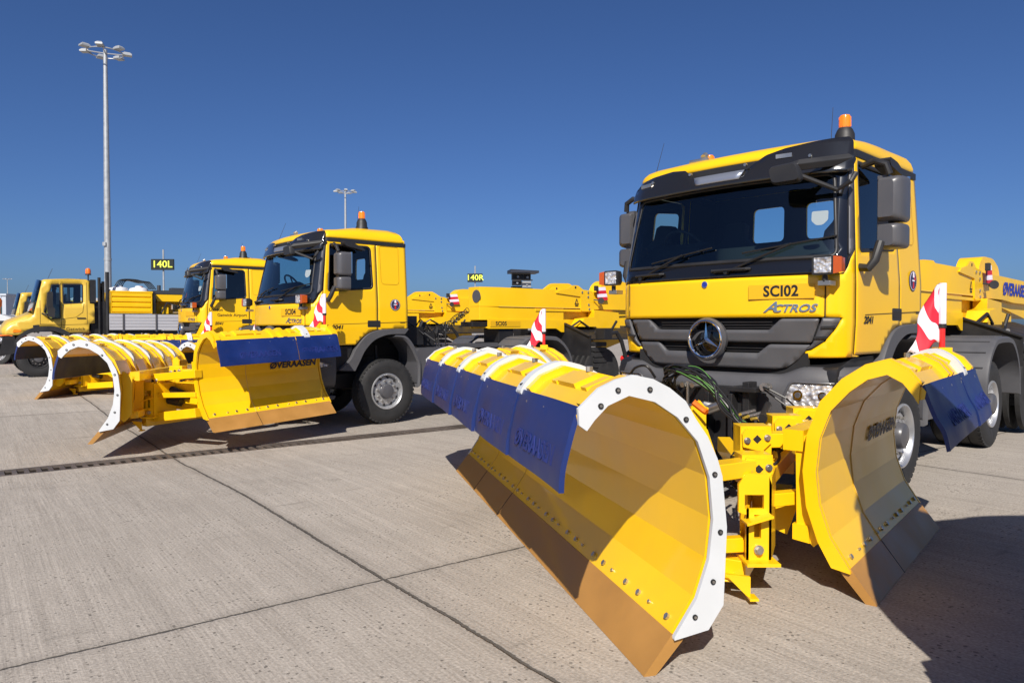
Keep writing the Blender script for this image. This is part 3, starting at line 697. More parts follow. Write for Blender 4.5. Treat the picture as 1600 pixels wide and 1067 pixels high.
    mb.box((-1.2, .08, 1.60), (.34, 2.22, 1.64)); ds = mb.build('dashboard', 'void', T, bevel=.02)
    mb = MB(); c = V(-.80, 1.88, 2.36); ax = V(.75, 0, .55).normalized(); x = V(0, 1, 0); y = ax.cross(x)
    mb.tube([c + (x * math.cos(t * math.pi / 16) + y * math.sin(t * math.pi / 16)) * .22 for t in range(32)], .016, 8, closed=True); mb.cyl(c, c - ax * .25, .03, n=10)
    for k in (0, 2.1, 4.2): mb.tube([c, c + (x * math.cos(k) + y * math.sin(k)) * .22], .012, 6)
    mb.build('steering_wheel', 'dark', T)
    for v in (.55, 1.78):
        hs = .84 if v > 1 else 1.; mb = MB(); P = rr([(-.55, 1.95), (-.05, 1.95), (.0, 2.08), (-.5, 2.12)], .05); mb.prism(P, 'y', v - .24, v + .24)
        rings = [[V(u, v + yy * w_, 2.0 + (z - 2.0) * hs) for u, yy in ((-.10 + (z - 2) * .15, -1), (-.10 + (z - 2) * .15, 1), (.02 + (z - 2) * .15, 1), (.02 + (z - 2) * .15, -1)) for _ in (0,)] for z, w_ in ((2.0, .24), (2.3, .25), (2.52, .22), (2.60, .15), (2.64, .13), (2.80, .13), (2.84, .08))]
        mb.loft(rings, 0, True); mb.build('seat', 'seat', T, bevel=.02)
    # ---- bumper, headlamps
    BW = lambda s, z: W(s, z, .03) + V(.0, 0, 0)
    mb = MB()
    prof = [(1.20, -.06), (1.23, .0), (1.20, .05), (1.12, .075), (.98, .08), (.84, .075), (.72, .05), (.66, .0)]
    rings = []
    for k in range(-44, 45):
        s = (Su(-.98)) * k / 44; v = abs(base(s)[0])
        mid = 1 - sst(.62, .86, v)
        rings.append([W(s, 1.5, o - .02 if z > .7 else o - .02) * 1 + V(0, 0, z - 1.5 - (.07 * mid if z > 1.1 else 0)) for z, o in prof])
    mb.loft(rings, 0, True, closed=False, caps=False)
    bp = mb.build('bumper', ['grey', 'void'], T, solid=.03, angle=60)
    mb = MB(); mb.box((-1.40, .30, 1.15), (-1.36, 2.0, 1.34)); mb.build('lower_grille', 'void', T)
    for sg in (1, -1):
        f0 = lambda s, z, g=sg: W(s * g, 1.5, .072) + V(0, 0, z - 1.5)
        mb = MB(); hl = rr([(Sv(.40), 1.105), (Sv(.03), 1.10), (Sv(-.0) + .05, 1.02), (Sv(.10), .93), (Sv(.22), .90), (Sv(.45), .895), (Sv(.46), .97)], .035)
        panel(mb, hl, [], f0, .05); h = mb.build('headlamp', 'lens', T, solid=.02, angle=60)
        if sg > 0: h['label'] = 'near side headlamp'
        mb = MB(); ribbon(mb, hl, .022, .0, 0, True, lambda s, z, o, g=sg: W(s * g, 1.5, .08) + V(0, 0, z - 1.5)); mb.build('headlamp_bezel', 'greysat', h, solid=.012)
        for v, r_ in ((.34, .042), (.17, .036)):
            mb = MB(); c = W(sg * Sv(v), 1.5, .078) + V(0, 0, -.5); mb.cyl(c + V(.01, 0, 0), c + V(-.012, 0, 0), r_, n=24); mb.cyl(c + V(.0, 0, 0), c + V(-.018, 0, 0), r_ * .55, n=20, m=1)
            mb.build('headlamp_bulb', ['chrome', 'greysat'], h)
    # plow mounting plate, enlarged in black to paint the dark bumper opening, and hydraulics
    mb = MB(); mb.prism(rr([(.70, .45), (1.95, .45), (1.95, .98), (1.80, 1.05), (.86, 1.05), (.70, .98)], .03), 'x', -1.70, -1.60)
    
    for v in (.78, 1.0, 1.38, 1.55): mb.box((-1.80, v - .02, .42), (-1.60, v + .02, 1.0))
    mb.box((-1.84, .70, .52), (-1.66, 1.62, .60)); mb.box((-1.80, .55, 1.02), (-1.58, .80, 1.06)); mb.box((-1.74, .64, .80), (-1.60, .70, 1.10))
    mp = mb.build('plow_mounting_plate', 'steelblk', T, bevel=.006)
    M.setdefault('brass', mat('brass', (.7, .5, .08), .35, metal=.7))
    mb = MB(); mb.tube([(-1.80, 1.30, .80), (-1.88, 1.12, .86), (-1.90, .95, .90), (-1.86, .86, .88)], .034, 10); mb.build('crank_pipe', 'steel', mp)
    mb = MB(); mb.cyl((-1.9, .92, .86), (-1.9, .80, .91), .042, n=12); mb.build('coupling', 'steel', mp)
    mb = MB(); mb.cyl((-1.78, 1.2, 1.08), (-1.78, 1.2, .84), .014, n=8); mb.build('lift_rod', 'steel', mp)
    for v in (1.30, 1.22, 1.12): mb = MB(); mb.cyl((-1.70, v, 1.05), (-1.84, v, 1.05), .022, n=10); mb.build('coupling', 'steel', mp)
    for k in range(5): mb = MB(); mb.cyl((-1.68, .62 - k * .07, .86 - .012 * k), (-1.84, .66 - k * .07, .84 - .01 * k), .018, n=8, m=0); mb.cyl((-1.84, .66 - k * .07, .84 - .01 * k), (-1.90, .67 - k * .07, .82), .013, n=8, m=1); mb.build('coupling', ['steel', 'brass'], mp)
    mb = MB(); mb.cyl((-1.64, .52, 1.06), (-1.76, .50, 1.07), .035, n=12); mb.build('coupling', 'steel', mp)
    mb = MB(); mb.tube([(-1.76, .50, 1.07), (-1.85, .40, 1.06), (-1.82, .28, 1.0), (-1.72, .22, .90), (-1.70, .30, .80), (-1.74, .42, .78)], .008, 6); mb.tube([(-1.76, .49, 1.05), (-1.84, .36, 1.0), (-1.80, .26, .92), (-1.74, .30, .84)], .008, 6)
    mb.build('trailing_cable', 'hose', mp)
    # ---- steps, fender, chassis
    for sg in (1, -1):
        y0 = .0 if sg > 0 else 2.3
        def Y(d): return y0 + sg * d
        mb = MB(); P = rr([(-1.10, 1.30), (-.62, 1.31), (-.72, 1.06), (-.86, .98), (-1.0, .74), (-1.06, .42), (-1.38, .44), (-1.42, 1.10), (-1.40, 1.22)], .04); mb.prism(P, 'y', Y(.06), Y(.40)); mb.build('step_panel', 'steelblk', T, bevel=.01)
        mb = MB()
        for z in (.50, .80, 1.12): mb.prism(rr([(-1.38, z - .03), (-.98, z - .03), (-.95, z + .03), (-1.38, z + .04)], .02), 'y', Y(.02), Y(.35))
        mb.build('cab_step', 'grey', T, bevel=.008)
        # front wheel arch: band swept along an arc
        mb = MB(); arc = [(-.90, .94), (-.70, 1.10), (-.58, 1.30), (-.40, 1.49), (-.20, 1.565), (.05, 1.585), (.40, 1.59)]; inn = [(-.62, .90), (-.53, 1.06), (-.44, 1.22), (-.28, 1.38), (-.08, 1.465), (.10, 1.49), (.33, 1.49)]
        a2 = [_bez2 for _bez2 in smooth(arc, 5)]; i2 = [q for q in smooth(inn, 5)]
        mb.loft([[V(a[0], Y(.005), a[1]), V(a[0], Y(.10), a[1] - .0), V(a[0] * .5 + b[0] * .5, Y(.5), a[1] * .5 + b[1] * .5), V(b[0], Y(.5), b[1] - .02), V(b[0], Y(.02), b[1]), V(b[0], Y(-.012), b[1] + .01), V(a[0], Y(-.012), a[1] - .012)] for a, b in zip(a2, i2)], 0, True)
        mb.build('front_fender', 'grey', T, angle=40)
        mb = MB(); arc = smooth([(.16, 1.49), (.34, 1.47), (.47, 1.37), (.60, 1.16), (.67, .96), (.66, .62)], 5)
        mb.loft([[V(p[0], Y(.01), p[1]), V(p[0] - .03, Y(.0), p[1] - .03), V(p[0] - .05, Y(.03), p[1] - .05), V(p[0] - .05, Y(.5), p[1] - .05), V(p[0], Y(.5), p[1])] for p in arc], 0, True); mb.build('front_mudguard', 'grey', T, angle=40)
    wheel(T, (0, .02, .54), (0, -1, 0)); wheel(T, (0, 2.28, .54), (0, 1, 0))
    wheel(T, (3.6, .13, .56), (0, -1, 0), wd=.62, rear=True, D=1.10); wheel(T, (3.6, 2.17, .56), (0, 1, 0), wd=.62, rear=True, D=1.10)
    mb = MB()
    for v in (.76, 1.54): mb.box((-1.3, v - .04, .82), (4.45, v + .04, 1.10))
    for u in (-1.1, .6, 1.6, 2.5, 4.3): mb.box((u, .8, .86), (u + .10, 1.5, 1.06))
    mb.cyl((0, .3, .54), (0, 2.0, .54), .09, n=14); mb.cyl((3.6, .5, .56), (3.6, 1.8, .56), .10, n=14); mb.lathe([(.0, -.2), (.2, -.16), (.24, 0), (.2, .16), (0, .2)], (3.6, 1.15, .56), (0, 1, 0), 16)
    mb.beam((0.4, 1.15, .8), (3.3, 1.15, .6), .10, .10); mb.box((-.6, .75, .9), (.9, 1.55, 1.45)); mb.box((-.75, .45, .60), (-.3, 1.9, .84))
    mb.box((-1.2, .5, .42), (-.8, 1.8, .5))
    for v in (.6, 1.7): mb.beam((-.55, v, .70), (.55, v, .70), .08, .05); mb.beam((3.0, v, .72), (4.2, v, .72), .08, .05)
    for v in (.5, 1.8): mb.cyl((.1, v, .5), (.06, v, 1.3), .035, n=10, m=0)
    mb.build('chassis', 'steelblk', T, bevel=.006)
    mb = MB(); mb.prism(rr([(.60, .62), (1.42, .62), (1.42, 1.18), (1.36, 1.25), (.66, 1.25), (.60, 1.18)], .05), 'y', .04, .62); mb.build('fuel_tank', 'greysat', T, bevel=.012)
    mb = MB(); mb.prism(rr([(1.52, .60), (2.35, .60), (2.35, 1.12), (1.52, 1.12)], .06), 'y', .10, .60)
    for u in (1.7, 2.15): mb.box((u, .09, .58), (u + .04, .62, 1.135))
    mb.build('side_tank', 'steelblk', T, bevel=.01)
    mb = MB(); mb.box((1.0, .6, 1.26), (2.9, 1.7, 1.285)); mb.box((1.0, .58, 1.22), (2.9, .62, 1.30)); mb.build('catwalk', 'greysat', T)
    # rear mudguards
    for sg in (1, -1):
        y0 = .0 if sg > 0 else 2.3
        def Y(d): return y0 + sg * d
        arc = smooth([(2.76, .62), (2.80, .95), (2.93, 1.20), (3.14, 1.37), (3.36, 1.425), (3.90, 1.425), (4.12, 1.36), (4.32, 1.18), (4.44, .95), (4.47, .66)], 5)
        mb = MB(); mb.loft([[V(p[0], Y(.03), p[1] - .0), V(p[0], Y(.0), p[1] - .02), V(3.62 + (p[0] - 3.62) * .94, Y(.0), .62 + (p[1] - .62) * .92 - .01), V(3.62 + (p[0] - 3.62) * .94, Y(.03), .62 + (p[1] - .62) * .92), V(3.62 + (p[0] - 3.62) * .96, Y(.68), .62 + (p[1] - .62) * .955), V(p[0], Y(.68), p[1])] for p in arc], 0, True)
        for k in range(9): q = arc[len(arc) // 2 - 16 + k * 4] if 0 <= len(arc) // 2 - 16 + k * 4 < len(arc) else arc[0]; mb.beam(V(q[0], Y(.06), q[1] + .004), V(q[0], Y(.64), q[1] + .004), .03, .012)
        mb.build('rear_mudguard', 'grey', T, angle=40)
    mb = MB(); mb.prism(rr([(2.85, .55), (4.0, .55), (4.1, 1.0), (3.9, 1.45), (3.0, 1.5)], .1), 'z', 0, 0) if False else None
    mb.cyl((3.35, 1.15, 1.22), (3.35, 1.15, 1.30), .46, n=28); mb.box((3.0, .72, 1.08), (3.7, 1.58, 1.24)); mb.build('fifth_wheel', 'steelblk', T, bevel=.006)
    # clutter behind the cab: air intake, valve blocks, white board, posts, coiled lines
    mb = MB(); mb.box((.46, .9, 1.2), (.62, 1.5, 2.0)); mb.box((.50, .35, 1.30), (.95, .75, 1.62)); mb.box((1.05, .5, 1.28), (1.3, .8, 1.52)); mb.box((.44, 1.6, 1.1), (.7, 2.1, 1.75))
    rnd = random.Random(4)
    for k in range(14):
        u = .5 + rnd.random() * .9; v = .35 + rnd.random() * 1.0; z = 1.30 + rnd.random() * .32; mb.cyl((u, v, z), (u + rnd.uniform(-.1, .1), v + rnd.uniform(-.1, .1), z + .12), .025 + rnd.random() * .02, n=8)
    for k in range(16):
        u = .5 + rnd.random() * .5; v = .3 + rnd.random() * .9; z = 1.35 + rnd.random() * .3
        mb.tube([(u, v, z), (u + .12, v + rnd.uniform(-.1, .1), z + .14), (u + .28, v + rnd.uniform(-.1, .1), z + .04), (u + .4, v + rnd.uniform(-.2, .2), z - .1)], .012, 6)
    mb.build('valve_block', 'steelblk', T)
    mb = MB(); mb.box((.86, .8, 1.63), (1.12, 1.4, 1.82), 0); mb.box((.46, 1.5, 1.7), (.6, 2.0, 2.02), 1); mb.build('electrical_box', ['greysat', 'white'], T, bevel=.01)
    for (u, v, h) in ((1.55, .5, 1.72), (1.35, .45, 1.62)):
        mb = MB(); mb.cyl((u, v, 1.25), (u, v, h), .012, n=8); mb.build('hose_post', 'dark', T)
    for k in range(4):
        a = V(.72, .48 + k * .09, 1.50 + .02 * k); b = V(2.30, .92 + k * .06, 1.93 - .01 * k); pts = []
        for i in range(0, 330):
            t = i / 329; c = a.lerp(b, t) + V(0, 0, -.30 * math.sin(math.pi * t) * (1 - .5 * t)); an = i * 2 * math.pi / 15 + .6 * math.sin(t * 19 + k); amp = .045 + .022 * math.sin(k * 2 + t * 7); c = c + V(0, .05 * math.sin(t * 6 + k * 2), .05 * math.sin(t * 9 + k * 1.3))
            pts.append(c + V(.1, amp * math.cos(an), amp * math.sin(an)))
        mb = MB(); mb.tube(pts, .0065, 5); o = mb.build('coiled_air_line', 'hose', T)
    return T
def smooth(P, k):
    out = []; n = len(P)
    for i in range(n - 1):
        p0 = P[max(0, i - 1)]; p1 = P[i]; p2 = P[i + 1]; p3 = P[min(n - 1, i + 2)]
        for j in range(k):
            t = j / k; out.append(tuple(.5 * ((2 * p1[q]) + (-p0[q] + p2[q]) * t + (2 * p0[q] - 5 * p1[q] + 4 * p2[q] - p3[q]) * t * t + (-p0[q] + 3 * p1[q] - 3 * p2[q] + p3[q]) * t ** 3) for q in range(len(p1))))
    out.append(tuple(P[-1])); return out
TG = 'yellow airport snow plow tractor trucks parked in a row'
TR1 = make_truck('tractor_truck', 'nearest yellow tractor truck with plate SC102, front facing the camera, grey grille and star badge', TG)
TR2 = copy_tree(TR1); TR3 = copy_tree(TR1, None, ('coiled_air_line',))
TR2['label'] = 'middle yellow tractor truck with plate SC104, seen behind the second snow plow'
TR3['label'] = 'yellow tractor truck with London Gatwick Airport lettering on its door'
POSE = {1: (3.669, 6.680, 43.37, 0), 2: (-2.075, 12.018, 41.37, -.069), 3: (-6.372, 18.015, 36.4, .01)}
for T, k in ((TR1, 1), (TR2, 2), (TR3, 3)):
    x, y, a, z = POSE[k]; T.location = (x, y, z); T.rotation_euler = (0, 0, R(a))
def plate(T, txt):
    o = W(Sv(.50), 1.855, .010); x = (W(Sv(.40), 1.855, .01) - W(Sv(.60), 1.855, .01)); y = W(Sv(.5), 1.9, .01) - W(Sv(.5), 1.8, .01); X = frame(o, x, y)
    mb = MB(); P = [V(-.27, -.06, 0), V(.27, -.06, 0), V(.27, .06, 0), V(-.27, .06, 0)]
    mb.loft([[X @ (p + V(0, 0, -.004)) for p in P], [X @ (p + V(0, 0, .003)) for p in P]], 0)
    if txt: text_mesh(mb, txt.replace('1', 'I', 1), .125, X @ Matrix.Translation((0, 0, .004)), 1, .001, 0, .004, .92, 1.05)
    mb.build('number_plate', ['platey', 'letter'], T)
plate(TR1, 'SC102'); plate(TR2, 'SC104'); plate(TR3, '')
mb = MB()
text_mesh(mb, 'London', .105, frame(V(-1.00, -.006, 1.95), (1, 0, 0), (0, 0, 1)), 0, .001, 0, .001)
text_mesh(mb, 'Gatwick Airport', .105, frame(V(-.62, -.006, 1.82), (1, 0, 0), (0, 0, 1)), 0, .001, 0, .001)
mb.build('door_lettering', 'letter', TR3)

# ------------------------------------------------------------------ snow plows (built in world coordinates of the apron, parented to an empty at the hinge)
INN = [(.14, .17), (.25, .33), (.31, .50), (.33, .68), (.31, .87), (.25, 1.03), (.15, 1.14), (.03, 1.21), (-.11, 1.24), (-.22, 1.20), (-.29, 1.14)]
OUT = [(.31, .185), (.385, .29), (.40, .64), (.375, .87), (.35, .95), (.30, 1.05), (.24, 1.13), (.19, 1.21), (.11, 1.27), (.02, 1.31), (-.09, 1.33), (-.18, 1.31), (-.27, 1.275), (-.375, 1.19), (-.37, 1.12)]
def off(P, d):
    out = []
    for i, p in enumerate(P):
        a = Vector(P[max(0, i - 1)]); b = Vector(P[min(len(P) - 1, i + 1)]); t = (b - a).normalized(); out.append((p[0] + t.y * d, p[1] - t.x * d))
    return out
def make_blade(root, name, P0, P1, side, nsec, k, start='cap', end='cap', label=None, flare=0., flag=None, ribs=None, text=False, seams=(), lean=0., shift=0., flaps=None, origin=(0, 0, 0)):
    P0 = Vector(P0) - Vector(origin); P1 = Vector(P1) - Vector(origin); D = P1 - P0; L = D.length; d = D / L
    wv = Vector((D.y, -D.x, 0)).normalized() * side; up = V(0, 0, 1)
    cmp_ = 1 - shift * 2.5
    F = lambda s, a, z: P0 + d * s + wv * ((a if (a > .12 or z < .45) else .12 + (a - .12) * cmp_) + lean * z) * k + up * z * k * (1 + shift * .40)
    def X(pts, s): return [F(s, a, z) for a, z in pts]
    # moldboard
    mb = MB(); o2 = off(INN, .022)
    mb.loft([X(INN + o2[::-1], 0.02), X(INN + o2[::-1], L - .02)], 0)
    # stiffened upper shell and gussets behind
    up_ = [p for p in INN if p[1] > .80]; S = L / nsec
    sh1 = off(INN, .022); sh2 = off(INN, .050)
    u1 = [q for q, p in zip(sh1, INN) if p[1] > .80]; u2 = [q for q, p in zip(sh2, INN) if p[1] > .80]; u3 = [q for q, p in zip(off(INN, .085), INN) if p[1] > .80]
    for i in range(nsec):
        s0 = i * S + (.05 if i else .02); s1 = (i + 1) * S - (.05 if i < nsec - 1 else .02)
        for a, b, hh in ((s0, s0 + .06, u3), (s1 - .06, s1, u3)):
            mb.loft([X(u1 + hh[::-1], a), X(u1 + [(q[0] * .8 + p[0] * .2, q[1] * .8 + p[1] * .2) for q, p in zip(hh, u1)][::-1] if False else u1 + hh[::-1], b)], 0)
        pl = u1[3:] ; pu = u2[3:]
        mb.loft([X(u1 + u2[::-1], s0 + .05), X(u1 + u2[::-1], s1 - .05)], 0)
        # pressed tray edges running over the top
        for fr in (.24, .74):
            c = s0 + (s1 - s0) * fr; w_ = .02
            mb.loft([X(u2[1:-1] + off(u2, .018)[1:-1][::-1], c - w_ - .03), X(u2[1:-1] + off(u2, .018)[1:-1][::-1], c + w_)], 0)
        # small bolted box near the ridge
        c = (s0 + s1) / 2; wd = (s1 - s0) * .14
        b0 = u2[-4:-1]; b1 = off(u2, .026)[-4:-1]
        if wd > .05:
            mb.loft([X(b0 + b1[::-1], c - wd), X(b0 + b1[::-1], c + wd)], 0)
            q = b1[1]; mb.cyl(F(c, q[0], q[1]), F(c, q[0], q[1] + .025), .018, n=8, m=1)
        # front lip strip
        l0 = INN[-1]; mb.loft([X([(l0[0], l0[1]), (l0[0] - .055, l0[1] + .045), (l0[0] - .085, l0[1] + .02), (l0[0] - .075, l0[1] - .02), (l0[0] - .015, l0[1] - .03)], max(.004, s0 - .04)), X([(l0[0], l0[1]), (l0[0] - .055, l0[1] + .045), (l0[0] - .085, l0[1] + .02), (l0[0] - .075, l0[1] - .02), (l0[0] - .015, l0[1] - .03)], min(L - .004, s1 + .04))], 0)
        for e in (.15, .5, .85): 
            c = s0 + (s1 - s0) * e; mb.cyl(F(c, l0[0] - .08, l0[1]), F(c, l0[0] - .095, l0[1] + .002), .012, n=6, m=1)
    for i in range(nsec + 1):
        s = min(max(i * S, .30 if nsec > 2 else .06), L - .06)
        g = [(.33, .92), (.40, .88), (.47, .84), (.46, .34), (.36, .24), (.30, .30), (.345, .5), (.355, .68)]
        for e in ((0,) if nsec < 3 else (-.035, .035)):
            mb.loft([X(g, s + e - .006), X(g, s + e + .006)], 0)
    # carrying beams
    mb.loft([X([(.42, .78), (.54, .78), (.54, .90), (.42, .90)], .34 if nsec > 2 else .04), X([(.42, .78), (.54, .78), (.54, .90), (.42, .90)], L - .04)], 0)
    mb.loft([X([(.38, .26), (.48, .27), (.48, .36), (.39, .36)], .5 if nsec > 2 else .04), X([(.38, .26), (.48, .27), (.48, .36), (.39, .36)], L - .04)], 0)
    # bolts along the foot of the moldboard, seams
    n = int(L / .155); fn = Vector((INN[1][0] - INN[0][0], INN[1][1] - INN[0][1])).normalized(); nn = (-fn.y, fn.x)
    for i in range(n):
        s = .10 + i * (L - .2) / (n - 1) + (.03 if i % 3 == 1 else 0)
        a, z = INN[0][0] + fn.x * .05, INN[0][1] + fn.y * .05
        mb.cyl(F(s, a, z), F(s, a + nn[0] * .014, z + nn[1] * .014), .016 if i % 3 != 1 else .008, n=6 if i % 3 != 1 else 8, m=1)
    for s in seams:
        q = off(INN, -.003)
        for j in range(len(INN) - 1): mb.beam(F(s, *q[j]), F(s, *q[j + 1]), .008, .004, 2)
    bl = mb.build(name, ['plowyel', 'steel', 'tan'], root, bevel=0, angle=7)
    if label: bl['label'] = label
    # cutting edge
    ce = [(0, 0), (.14, .175), (.195, .145), (.06, 0)]
    for a, b in ((0, L),):
        mb = MB(); mb.loft([X(ce, a), X(ce, b)], 0)
        for s in seams: mb.loft([X([(-.002, -.0), (.139, .178), (.15, .17), (.02, 0)], s - .003), X([(-.002, -.0), (.139, .178), (.15, .17), (.02, 0)], s + .003)], 1)
        mb.build('cutting_edge', ['ochre', 'steelblk'], bl, bevel=.003)
    # end plates
    rin = [(a, z) for a, z in INN] + [(-.33, 1.095)]
    for s, kind, sg in ((0, start, -1), (L, end, 1)):
        if not kind: continue
        th = .022
        if kind == 'cap': outl = [(.14, .155)] + OUT
        else:
            oo = off(INN, .075); outl = [(.135, .15), (.24, .165)] + oo[1:]
        m_ = MB(); poly = rin + outl[::-1]
        m_.loft([X(poly, s), X(poly, s + sg * th)], 0)
        if kind == 'cap':
            for a, z in ((.24, .25), (.33, .40), (.365, .62), (.335, .88), (.19, 1.13), (.0, 1.265), (-.17, 1.265), (-.26, 1.20)):
                m_.cyl(F(s + sg * th, a, z), F(s + sg * (th + .006), a, z), .0125, n=14, m=1); m_.cyl(F(s + sg * th, a, z), F(s + sg * (th + .009), a, z), .007, n=8, m=2)
            m_.build('end_guard', ['white', 'steelblk', 'steel'], bl, bevel=.004)
        else: m_.build('end_plate', 'plowyel', bl, bevel=.003)
    # white wear ribs
    for s in (ribs if ribs is not None else [i * S for i in range(1, nsec)]):
        r1 = [q for q, p in zip(off(INN, .02), INN) if p[1] > .60]; r2 = [q for q, p in zip(off(INN, .105), INN) if p[1] > .60]
        r1 = r1[1:] if True else r1; r2 = r2[1:]
        e = Vector(r2[-1]) - Vector(r2[-2]); e.normalize(); r2 = r2 + [(r2[-1][0] + e.x * .03, r2[-1][1] + e.y * .03 - .02)]; r1 = r1 + [(r1[-1][0] + e.x * .05, r1[-1][1] + e.y * .05)]
        r2[0] = (r1[0][0] + .01, r1[0][1] - .08)
        a_ = smooth(r1, 3); b_ = smooth(r2, 3)
        m_ = MB(); m_.loft([X(a_ + b_[::-1], s - .048), X(a_ + b_[::-1], s + .048)], 0)
        for a, z in (r2[3], r2[-2]): m_.cyl(F(s, a, z), F(s, a - .002, z + .005), .010, n=10, m=1)
        m_.build('wear_rib', ['white', 'steelblk'], bl, bevel=.012)
    # rubber flaps
    zb = .83 + (.03 if shift > .1 else 0); fl = smooth([(-.335, 1.185), (-.365, 1.12), (-.395 - flare * .3, 1.02), (-.42 - flare * .7, .92 + (.03 if shift > .1 else 0)), (-.425 - flare, zb)], 3)
    flp = flaps or [(i * S, (i + 1) * S) for i in range(nsec)]
    for i, (a, b) in enumerate(flp):
        o_ = off(fl, .028); m_ = MB(); rings = []
        nn_ = 6
        for j in range(nn_ + 1):
            t = j / nn_; s = a + .008 + (b - a - .016) * t; wv_ = .022 * (t - .5) + .003 * math.sin(t * 5 + i * 2.1)
            rings.append([F(s, p[0] + wv_ * (1 - (p[1] - .83) * 2.5), p[1] + .0012 * math.sin(i * 1.7 + t * 5)) for p in fl + o_[::-1]])
        m_.loft(rings, 0, False); rb = m_.build('rubber_flap', 'blue', bl, bevel=.005)
        if b - a > .5:
            q0, q1 = fl[5], fl[-3]; ym = Vector((q0[0] - q1[0], q0[1] - q1[1])).normalized(); c = Vector(((q0[0] + q1[0]) / 2, (q0[1] + q1[1]) / 2)); oc = off(fl, .031)[len(fl) // 2 + 2]
            yv = (wv * ym.x + up * ym.y).normalized(); xv = -d if side > 0 else d
            xv = d if (xv.cross(yv)).dot(-wv) < 0 else xv
            if (xv.cross(yv)).dot(-wv) < 0: xv = -xv
            m_ = MB(); text_mesh(m_, 'ØVERAASEN', .125 * k, frame(F((a + b) / 2, oc[0], oc[1]), xv, yv), 0, .0015, 0, .002, .95); m_.build('rubber_lettering', 'rubtext', bl)
    if text:
        q0, q1 = INN[3], INN[5]; yv = (wv * (q1[0] - q0[0]) + up * (q1[1] - q0[1])).normalized(); q = INN[4]
        q0, q1 = INN[3], INN[4]; yv = (wv * (q1[0] - q0[0]) + up * (q1[1] - q0[1])).normalized(); q = ((q0[0] + q1[0]) / 2, (q0[1] + q1[1]) / 2); q = (q[0] - .005, q[1] - .00)
        xv = d
        if (xv.cross(yv)).dot(-wv) < 0: xv = -xv
        m_ = MB(); text_mesh(m_, 'ØVERAASEN', .135 * k, frame(F(L * .76, q[0] - .005, q[1] - .012), xv, yv), 0, .001, .12, .004, 1.12); m_.build('brand_lettering', mat('dark_blue_lettering', (.01, .012, .05), .5), bl)
    if flag is not None: make_flag(bl, F(flag, -.06, 1.33 * 1.0) , d, wv, k)
    return F, L, bl

def make_flag(parent, o, d, wv, k, seed=1):
    mb = MB(); mb.cyl(o + V(0, 0, -.05), o + V(0, 0, .18 * k), .022, n=12, m=0); mb.cyl(o + V(0, 0, .16 * k), o + V(0, 0, .19 * k), .030, n=12, m=1); mb.cyl(o + V(0, 0, .19 * k), o + V(.0, 0, .50 * k), .027, n=10, m=2)
    mb.box(o + V(-.05, -.05, -.05), o + V(.05, .05, .01), 3)
    mb.build('marker_pole', ['red', 'steelblk', 'cloth', 'plowyel'], parent)
    me = bpy.data.meshes.new('marker_flag'); vs = []; fs = []; uv = []; nu, nv = 14, 16
    for j in range(nv + 1):
        for i in range(nu + 1):
            a = i / nu; b = j / nv
            wdt = (.03 + .20 * b ** .8) * k * (1 - .12 * math.sin(b * 9 + seed)); x = -a * wdt - .012; z = (.49 - b * .45 - a * .10 * b + .03 * math.sin(a * 8) * b) * k
            y = .03 * math.sin(a * 5.5 + b * 2.0 + seed) * (a * .8 + .2) + .012 * math.sin(b * 5) * a
            vs.append(o + V(x, y, z)); uv.append((-a * .95, 1.95 * (1 - b) + .1))
    for j in range(nv):
        for i in range(nu): fs.append((j * (nu + 1) + i, j * (nu + 1) + i + 1, (j + 1) * (nu + 1) + i + 1, (j + 1) * (nu + 1) + i))
    me.from_pydata([tuple(v) for v in vs], [], fs); l = me.uv_layers.new(name='uv')
    for p in me.polygons:
        p.use_smooth = True
        for li, vi in zip(p.loop_indices, p.vertices): l.data[li].uv = uv[vi]
    me.materials.append(M['stripe']); f = bpy.data.objects.new('marker_flag', me); COL.objects.link(f); f.parent = parent
    md = f.modifiers.new('solid', 'SOLIDIFY'); md.thickness = .003

